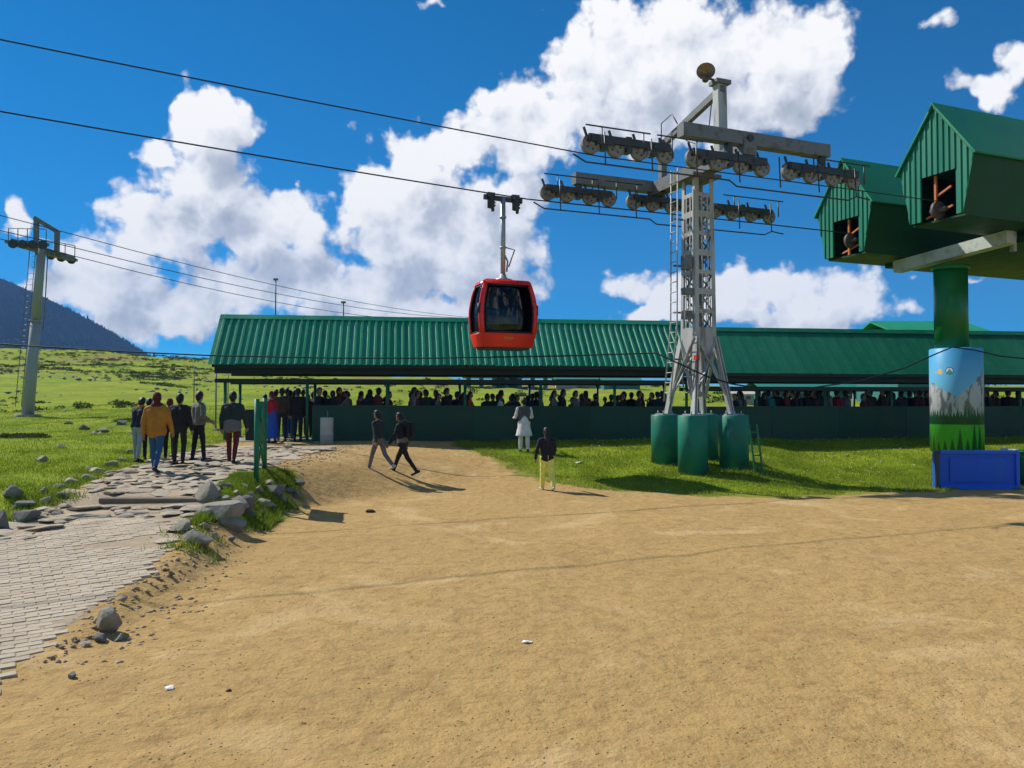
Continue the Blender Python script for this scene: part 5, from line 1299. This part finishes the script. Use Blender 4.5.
def person_mesh(name, legs=((0, 0), (0, 0)), arms=((0, 8, 12), (0, 8, 12)), lean=0, head=(0, 0), thick=1.0, baggy=1.0, hem=0.86, skirt=None, fem=False, fine=True, longhair=False, scarf=False, cap=False, band=False, splay=0.02, sleeves=True, sleeve=False):
    prims = []          # (p0, p1, r0, r1, label)
    shapes = MB()
    def cap_(p0, p1, r0, r1, lab, sq=1.0):
        capsule(shapes, p0, p1, r0, r1, 12, sq); prims.append((Vector(p0), Vector(p1), r0, r1, lab))
    hipz = 0.93
    for s, (a, kb) in zip((-1, 1), legs):
        a_, b_ = R(a), R(a - kb)
        hip = Vector((s * 0.095, 0, hipz)); d1 = Vector((s * splay, math.sin(a_), -math.cos(a_))).normalized(); kn = hip + d1 * 0.43
        d2 = Vector((s * splay * 0.5, math.sin(b_), -math.cos(b_))).normalized(); an = kn + d2 * 0.42
        cap_(hip, kn, 0.092 * baggy, 0.066 * baggy, 'bot'); cap_(kn, an - d2 * 0.03, 0.064 * baggy, 0.050 * baggy, 'bot')
        fwd = Vector((s * 0.12, math.cos(b_ * 0.7), math.sin(b_ * 0.7) * 0.9)).normalized(); dn = Vector((0, 0, -1))
        hl = an + d2 * 0.05 - fwd * 0.045; toe = an + d2 * 0.055 + fwd * 0.165
        cap_(hl, toe, 0.042, 0.036, 'shoe'); cap_(an, an + d2 * 0.04, 0.045, 0.042, 'shoe')
    Lm = Matrix.Rotation(-R(lean), 3, 'X')
    def up(p): p = Vector(p) - Vector((0, 0, hipz)); return Lm @ p + Vector((0, 0, hipz))
    T = thick
    cap_((-0.075, 0, 0.93), (0.075, 0, 0.93), 0.125, 0.125, 'bot')
    for s in (-1, 1):
        cap_(up((s * 0.065, 0, 1.02)), up((s * (0.082 if fem else 0.098), 0.0, 1.33)), 0.112 * T, 0.118 * T, 'top')
    cap_(up((-0.155, -0.005, 1.41)), up((0.155, -0.005, 1.41)), 0.070 * T, 0.070 * T, 'top')
    cap_(up((0, 0, 1.36)), up((0, 0, 1.46)), 0.11, 0.062, 'top')
    # jacket skirt below the waist
    if skirt is None:
        for s in (-1, 1): cap_(up((s * 0.07, 0, hem + 0.12)), up((s * 0.066, 0, 1.06)), 0.125 * T, 0.115 * T, 'band' if band else 'top')
    else:
        z0, r0 = skirt; lo_ = up((0, 0, z0))
        shapes.lathe([(r0, z0), (r0 * 0.99, z0 + 0.04), (0.165, 0.98), (0.15, 1.10)], 22)
        prims.append((Vector((0, 0, z0 + 0.1)), Vector((0, 0, 1.05)), r0, 0.15, 'skirt'))
    if scarf: cap_(up((-0.05, 0.01, 1.475)), up((0.05, 0.01, 1.475)), 0.085, 0.085, 'scarf')
    cap_(up((0, 0, 1.44)), up((0, 0.012, 1.56)), 0.056, 0.054, 'skin')
    # head
    hy, hp_ = R(head[0]), R(head[1]); Hm = Matrix.Rotation(hy, 3, 'Z') @ Matrix.Rotation(-hp_, 3, 'X'); base = up((0, 0.012, 1.56))
    def hd(p): return base + Lm @ (Hm @ Vector(p))
    cap_(hd((0, 0.025, 0.035)), hd((0, 0.012, 0.115)), 0.068, 0.088, 'skin')
    cap_(hd((0, 0.085, 0.045)), hd((0, 0.098, 0.030)), 0.012, 0.017, 'skin')
    for s in (-1, 1):
        cap_(hd((s * 0.083, 0.0, 0.07)), hd((s * 0.085, -0.008, 0.04)), 0.017, 0.014, 'skin')
        cap_(hd((s * 0.033, 0.083, 0.072)), hd((s * 0.034, 0.084, 0.072)), 0.012, 0.012, 'eye')
    cap_(hd((-0.02, 0.086, -0.005)), hd((0.02, 0.086, -0.005)), 0.009, 0.009, 'lip')
    cap_(hd((0, -0.02, 0.085)), hd((0, 0.0, 0.135)), 0.096, 0.090, 'cap' if cap else 'hair')
    cap_(hd((0, -0.045, 0.055)), hd((0, -0.05, 0.02)), 0.075, 0.06, 'cap' if cap else 'hair')
    if longhair:
        cap_(hd((0, -0.06, 0.05)), hd((0, -0.10, -0.28)), 0.075, 0.055, 'hair')
    # arms and hands
    for s, (sw, ab, eb) in zip((-1, 1), arms):
        sh = up((s * 0.205, -0.005, 1.395)); a_ = R(sw); b_ = R(sw + eb)
        d1 = Vector((s * math.sin(R(ab)), math.sin(a_) * math.cos(R(ab)), -math.cos(a_) * math.cos(R(ab)))).normalized(); el_ = sh + d1 * 0.285
        d2 = Vector((s * math.sin(R(ab * 0.4)) * 0.6, math.sin(b_), -math.cos(b_))).normalized(); wr = el_ + d2 * 0.245
        sl_ = 'skirt' if sleeve else 'top'
        cap_(sh, el_, 0.062 * T, 0.052 * T, sl_); cap_(el_, wr, 0.050 * T, 0.040 * T, sl_)
        cap_(wr, wr + d2 * 0.075, 0.030, 0.038, 'skin')
        if fine:
            fd = d2.cross(Vector((s, 0, 0)))
            fd = (Vector((0, 1, 0)) - d2 * d2.y); fd = fd.normalized() if fd.length > 0.1 else Vector((0, 0, 1))
            pal = wr + d2 * 0.085; inw = Vector((-s, 0, 0))
            for i, ln in enumerate((0.060, 0.072, 0.066, 0.048)):
                q0 = pal + fd * (0.036 - i * 0.024); q1 = q0 + (d2 * 0.85 + inw * 0.2).normalized() * ln * 0.6; q2 = q1 + (d2 * 0.7 + inw * 0.6).normalized() * ln * 0.5
                cap_(q0, q1, 0.0115, 0.011, 'skin'); cap_(q1, q2, 0.011, 0.010, 'skin')
            th0 = wr + d2 * 0.035 + fd * 0.035; th1 = th0 + (d2 * 0.6 + fd * 0.7 + inw * 0.2).normalized() * 0.045; cap_(th0, th1, 0.015, 0.012, 'skin'); cap_(th1, th1 + (d2 + fd * 0.15 + inw * 0.3).normalized() * 0.03, 0.012, 0.011, 'skin')
    raw = shapes.mesh(name + '_raw', SKIN)
    tmp = bpy.data.objects.new('tmp', raw); col.objects.link(tmp)
    rm = tmp.modifiers.new('r', 'REMESH'); rm.mode = 'VOXEL'; rm.voxel_size = 0.0125 if fine else 0.024; rm.use_smooth_shade = True
    sm_ = tmp.modifiers.new('s', 'SMOOTH'); sm_.factor = 0.5; sm_.iterations = 3 if fine else 2
    dg = bpy.context.evaluated_depsgraph_get(); ev = tmp.evaluated_get(dg)
    me_ = bpy.data.meshes.new_from_object(ev); me_.name = name
    bpy.data.objects.remove(tmp); bpy.data.meshes.remove(raw)
    # which garment does each face belong to
    npz = len(me_.polygons); cen = np.empty(npz * 3); me_.polygons.foreach_get('center', cen); cen = cen.reshape(-1, 3)
    best = np.full(npz, 1e9); lab = np.zeros(npz, int)
    names = ['skin', 'top', 'bot', 'shoe', 'hair', 'band', 'skirt', 'scarf', 'cap', 'eye', 'lip']
    for p0, p1, r0, r1, l in prims:
        a = np.array(p0); b = np.array(p1); e_ = b - a; t = np.clip(((cen - a) @ e_) / max(e_ @ e_, 1e-9), 0, 1)
        dd_ = np.linalg.norm(cen - (a + t[:, None] * e_), axis=1) - (r0 + (r1 - r0) * t)
        if l in ('eye', 'lip'): dd_ = dd_ - 0.006
        if l == 'bot': dd_ = dd_ + 0.004
        m_ = dd_ < best; best[m_] = dd_[m_]; lab[m_] = names.index(l)
    me_.materials.clear()
    for n_ in names: me_.materials.append(SKIN)
    me_.polygons.foreach_set('material_index', lab); me_.polygons.foreach_set('use_smooth', np.ones(npz, bool))
    co = np.empty(len(me_.vertices) * 3); me_.vertices.foreach_get('co', co); co = co.reshape(-1, 3)
    # trouser and jacket folds
    nf = vnoise(co[:, 0] * 14 + co[:, 1] * 9, co[:, 2] * 22, hash(name) % 97 + 1)
    body = (co[:, 2] < 1.44) & (co[:, 2] > 0.12)
    nrm = np.empty(len(me_.vertices) * 3); me_.vertices.foreach_get('normal', nrm); nrm = nrm.reshape(-1, 3)
    amp = 0.010 if fine else 0.006
    hand = np.zeros(len(co), bool)
    loops_lab = np.zeros(len(co), int)
    for p_, l in zip(me_.polygons, lab):
        if l in (0, 9, 10): 
            for vi in p_.vertices: hand[vi] = True
    co += nrm * (nf * amp * (body & ~hand))[:, None]
    co[:, 2] -= co[:, 2].min() + 0.008
    me_.vertices.foreach_set('co', co.ravel()); me_.update()
    return me_, names
EYE = mat('dark eye', (0.02, 0.015, 0.012), 0.3); LIP = mat('lips', (0.20, 0.07, 0.06), 0.5)
BLK = cloth('black', (0.012, 0.012, 0.014)); NAVY = cloth('navy', (0.014, 0.018, 0.032)); JEAN = cloth('blue jeans', (0.025, 0.085, 0.19)); PALEJ = cloth('pale jeans', (0.26, 0.31, 0.33))
OCHRE = cloth('ochre', (0.40, 0.17, 0.018)); MAROON = cloth('maroon', (0.10, 0.012, 0.016)); OLIVE = cloth('grey olive', (0.15, 0.145, 0.11)); GREY = cloth('grey', (0.13, 0.135, 0.14)); DGREEN = cloth('dark green', (0.02, 0.03, 0.026))
WHITE = cloth('white', (0.62, 0.62, 0.60)); SLATE = cloth('slate vest', (0.07, 0.08, 0.085)); YELLOW = cloth('yellow green', (0.80, 0.78, 0.16)); REDC = cloth('red', (0.34, 0.02, 0.03)); BLUES = cloth('bright blue', (0.02, 0.08, 0.38)); BROWN = cloth('brown', (0.06, 0.035, 0.02)); ORANGE = cloth('orange red', (0.45, 0.07, 0.02)); TEAL = cloth('teal', (0.03, 0.22, 0.2))
def dress(o, names, top, bot, shoe=SHOE, hair=HAIR, band=None, skirt=None, scarf=None, cap=None):
    d = dict(skin=SKIN, top=top, bot=bot, shoe=shoe, hair=hair, band=band or top, skirt=skirt or top, scarf=scarf or top, cap=cap or hair, eye=EYE, lip=LIP)
    for i, n_ in enumerate(names):
        o.material_slots[i].link = 'OBJECT'; o.material_slots[i].material = d[n_]
def put_person(px, feet, headtop, rz, label, group, colors, **kw):
    me_, names = person_mesh('person', **kw)
    p = gp(px, feet); zs = [v.co.z for v in me_.vertices]; H0 = max(zs)
    Hm_ = (feet - headtop) / F * p.y; sc = Hm_ / H0
    print('PERSON %d D=%.1f H=%.2f' % (px, p.y, Hm_))
    sc = min(max(sc, 0.88), 1.08)
    o = link('person', me_, None, (p.x, p.y, hz(p.x, p.y)), R(rz)); o.scale = (sc,) * 3
    dress(o, names, **colors)
    return tag(o, label, 'person', group)
GP = 'people on the stone path'
put_person(157, 473, 392, 4, 'person in ochre yellow jacket and blue jeans walking up the stone path', GP, dict(top=OCHRE, bot=JEAN, scarf=MAROON, cap=MAROON), legs=((14, 4), (-16, 18)), arms=((-8, 12, 14), (10, 12, 18)), thick=1.16, scarf=True, cap=True, hem=0.80)
put_person(138, 462, 397, -20, 'person in navy jacket and pale jeans at the left of the path group', GP, dict(top=NAVY, bot=PALEJ, scarf=OCHRE), legs=((4, 0), (-4, 4)), arms=((20, 16, 40), (6, 10, 20)), thick=1.12, lean=10, head=(20, 12), scarf=True)
put_person(149, 460, 398, 10, 'person in black clothes half hidden behind the ochre jacket', GP, dict(top=BLK, bot=BLK), legs=((3, 0), (-3, 4)), arms=((8, 8, 30), (0, 8, 12)), thick=1.08, lean=4)
put_person(170, 460, 401, 15, 'person with maroon top hidden in the middle of the path group', GP, dict(top=MAROON, bot=BLK, cap=MAROON), legs=((2, 0), (-2, 3)), fem=True, cap=True)
put_person(180, 465, 393, -6, 'person all in black standing right of the ochre jacket', GP, dict(top=BLK, bot=BLK), legs=((5, 2), (-6, 8)), arms=((5, 14, 25), (-4, 14, 20)), thick=1.2, splay=0.10)
put_person(199, 461, 391, -40, 'person in grey olive jacket and black trousers at the right of the path group', GP, dict(top=OLIVE, bot=BLK), legs=((-6, 2), (8, 4)), arms=((10, 10, 60), (-12, 22, 70)), thick=1.12, head=(20, 5))
put_person(233, 464, 391, 2, 'person in dark jacket with pale waistband and maroon trousers walking alone', GP, dict(top=DGREEN, bot=MAROON, band=GREY), legs=((8, 2), (-10, 16)), arms=((-4, 12, 14), (8, 14, 20)), thick=1.18, band=True, hem=0.78)
GC = 'people crowding the shed entrance'
put_person(272, 443, 391, 75, 'woman in red jacket and bright blue skirt at the shed entrance', GC, dict(top=REDC, bot=BLUES, skirt=BLUES, cap=MAROON), legs=((3, 0), (-3, 3)), arms=((15, 8, 60), (0, 8, 25)), fem=True, skirt=(0.16, 0.25), cap=True)
put_person(282, 441, 388, 20, 'dark-clothed person right behind the red jacket at the shed entrance', GC, dict(top=BROWN, bot=NAVY), legs=((2, 0), (-3, 4)), arms=((5, 8, 20), (0, 8, 15)))
put_person(290, 439, 390, -10, 'person in dark blue between the red jacket and the tall man at the entrance', GC, dict(top=NAVY, bot=JEAN), legs=((2, 0), (-3, 4)))
put_person(298, 441, 388, 5, 'tall person in black at the right of the entrance crowd', GC, dict(top=BLK, bot=NAVY), legs=((2, 0), (-3, 4)), thick=1.22)
put_person(308, 438, 394, 12, 'person in dark maroon beside the start of the green wall', GC, dict(top=MAROON, bot=BLK), legs=((2, 0), (-3, 4)), fem=True)
put_person(265, 437, 394, 0, 'dark-clothed person at the left of the entrance crowd', GC, dict(top=DGREEN, bot=BLK), legs=((2, 0), (-3, 4)))
for px_, fy_, hy_, c_, lab_ in ((276, 436, 389, BLK, 'person in black half hidden behind the woman in red'), (287, 436, 387, DGREEN, 'dark green clad person at the back of the entrance crowd'), (294, 436, 390, BROWN, 'brown-clad person at the back of the entrance crowd beside the tall man'), (303, 437, 389, NAVY, 'navy-clad person between the tall man and the wall start'), (313, 436, 391, BLK, 'person in black standing behind the first wall panel')):
    put_person(px_, fy_, hy_, (px_ * 37) % 60 - 30, lab_, GC, dict(top=c_, bot=BLK), legs=((2, 0), (-3, 4)), thick=1.1)
GW = 'people crossing the yard'
put_person(379, 471, 410, 62, 'man in dark grey jacket and grey trousers walking left over the sand', GW, dict(top=DGREEN, bot=GREY, shoe=SHOEL), legs=((20, 4), (-18, 24)), arms=((-22, 10, 15), (20, 10, 25)), lean=4)
put_person(403, 475, 412, 72, 'man in black with backpack striding left over the sand', GW, dict(top=BLK, bot=BLK, band=OLIVE), legs=((-26, 12), (26, 4)), arms=((14, 10, 25), (-14, 10, 20)), lean=7, band=True, hem=0.84)
put_person(524, 452, 397, 8, 'man in white kurta and slate waistcoat standing on the grass', GW, dict(top=SLATE, bot=WHITE, skirt=WHITE, band=SLATE), legs=((3, 0), (-5, 6)), arms=((14, 14, 70), (14, 14, 70)), skirt=(0.52, 0.27), baggy=1.25, head=(0, 10), sleeve=True)
put_person(547, 490, 427, 14, 'woman in dark jacket and yellow trousers walking at the edge of the grass', GW, dict(top=BLK, bot=YELLOW, shoe=SHOEL), legs=((9, 2), (-11, 14)), arms=((-10, 20, 25), (14, 10, 30)), fem=True, longhair=True, thick=1.08, baggy=1.3, hem=0.80, lean=4)
# white sleeves of the kurta man are a garment of their own colour
# backpack of the striding man
bpk = gp(403, 475); bz = hz(bpk.x, bpk.y); bo = thing('backpack', (bpk.x, bpk.y, bz + 1.22), R(72), 'dark backpack worn by the man striding left', 'backpack')
me_b = MB().box((0, -0.22, 0), (0.30, 0.18, 0.42)).mesh('pack', BLK); bevel_mesh(me_b, 0.05, 2); link('pack', me_b, bo)
me_b = MB().box((0, -0.325, -0.07), (0.22, 0.05, 0.20)).mesh('pocket', BLK); bevel_mesh(me_b, 0.02, 1); link('pocket', me_b, bo)
for s in (-1, 1): MB().tube([(s * 0.10, -0.15, 0.17), (s * 0.12, -0.02, 0.27), (s * 0.12, 0.10, 0.17), (s * 0.12, 0.10, -0.02), (s * 0.14, -0.12, -0.17)], 0.018, 6).build('strap', BLK, bo)

# the queue behind the green wall
variants = [person_mesh('person', fine=False, legs=((2, 0), (-2, 2)), **kw) for kw in (
    dict(), dict(thick=1.18, head=(40, 5)), dict(fem=True, longhair=True), dict(arms=((30, 10, 60), (5, 8, 15)), head=(-30, 8)), dict(fem=True, cap=True, scarf=True), dict(thick=1.1, head=(70, 0), lean=4), dict(thick=1.25, cap=True), dict(arms=((40, 14, 95), (10, 8, 25)), head=(15, 18)))]
heads = [(319, 388), (325, 391), (331, 391), (339, 388), (348, 391), (360, 394), (370, 390), (377, 388), (389, 392), (414, 387), (417, 391), (426, 390), (438, 394), (446, 388), (457, 392), (463, 393), (470, 392), (487, 394), (493, 394), (500, 394), (510, 396), (517, 395), (531, 394), (540, 393), (554, 391), (563, 390), (575, 391), (586, 394), (595, 394), (611, 395), (622, 394), (639, 391), (652, 393), (658, 392), (664, 394), (700, 392), (735, 394), (741, 392), (758, 391), (764, 393), (768, 391), (777, 390), (787, 390), (793, 392), (798, 392), (805, 391), (811, 390), (818, 392), (827, 389), (836, 390), (844, 391), (863, 394), (871, 389), (883, 389), (888, 391), (893, 393), (901, 392), (920, 390), (926, 391), (986, 390), (996, 391), (1008, 390), (1018, 391)]
rq = random.Random(8)
for a_, b_, n_ in ((322, 392, 7), (410, 472, 8), (484, 545, 8), (550, 600, 6), (605, 664, 7), (735, 745, 1), (756, 850, 12), (860, 928, 8), (984, 1022, 4)):
    heads += [(a_ + (b_ - a_) * (i_ + rq.uniform(0.1, 0.9)) / n_, rq.uniform(390, 398)) for i_ in range(n_)]
heads.sort()
tops = [(BLK, 'black'), (NAVY, 'navy'), (DGREEN, 'dark green'), (BROWN, 'brown'), (BLK, 'black'), (MAROON, 'maroon'), (GREY, 'grey'), (NAVY, 'navy'), (BLK, 'black')]
special = {470: (ORANGE, 'orange red'), 836: (REDC, 'red'), 768: (TEAL, 'teal'), 827: (GREY, 'grey'), 500: (WHITE, 'white'), 339: (BROWN, 'brown'), 348: (OLIVE, 'olive')}
r_ = random.Random(4)
for i, (px, hy) in enumerate(heads):
    me_, names = variants[r_.randrange(8)]
    y = (r_.choice((0.42, 0.62, 0.80)) if isinstance(px, int) else r_.choice((1.62, 1.85, 2.1, 1.05))) + r_.uniform(-.05, .05)
    t = shed_t(px, y); X, Y = shed_xy(t, y)
    g = hz(X, Y) + 0.02
    ztop = CAMZ + (HOR - hy) / F * Y; H = min(max(ztop - g, 1.42), 1.86)
    o = link('person', me_, None, (X, Y, g - 0.005), TH + R(r_.choice((-90, -90, -70, -110, -60, 80, 10)) + r_.uniform(-15, 15)))
    sc = H / 1.745; o.scale = (sc * 1.04, sc * 1.04, sc)
    tp, tn = special.get(int(px) if isinstance(px, int) else -1, tops[r_.randrange(len(tops))])
    dress(o, names, top=tp, bot=r_.choice((BLK, NAVY, JEAN, GREY)), scarf=r_.choice((MAROON, GREY, BLK)), cap=r_.choice((BLK, BROWN, MAROON)))
    tag(o, f'person in {tn} queueing behind the green wall, {ordinal(i) if i < 62 else ordinal(len(heads) - 1 - i)} head from its {"left" if i < 62 else "right"} end', 'person', 'people queueing in the shed')

# ------------------------------------------------------------------ air between here and the mountain
hb = MB(); hb.box((0, 0, 0), (2 * 2150, 2 * 2150, 345)); ho = hb.build('haze', None, None, (0, 60, 345 / 2 - 12))
ho.data.materials.clear()
hm = bpy.data.materials.new('mountain haze'); hm.use_nodes = True; ht_ = hm.node_tree; ht_.nodes.clear()
pv = ht_.nodes.new('ShaderNodeVolumePrincipled'); pv.inputs['Color'].default_value = (0.24, 0.50, 1.0, 1); pv.inputs['Density'].default_value = 0.00020; pv.inputs['Anisotropy'].default_value = 0.0
oo = ht_.nodes.new('ShaderNodeOutputMaterial'); ht_.links.new(pv.outputs[0], oo.inputs['Volume'])
ho.data.materials.append(hm)
tag(ho, 'thin blue mountain haze filling the air', 'haze', kind='stuff')
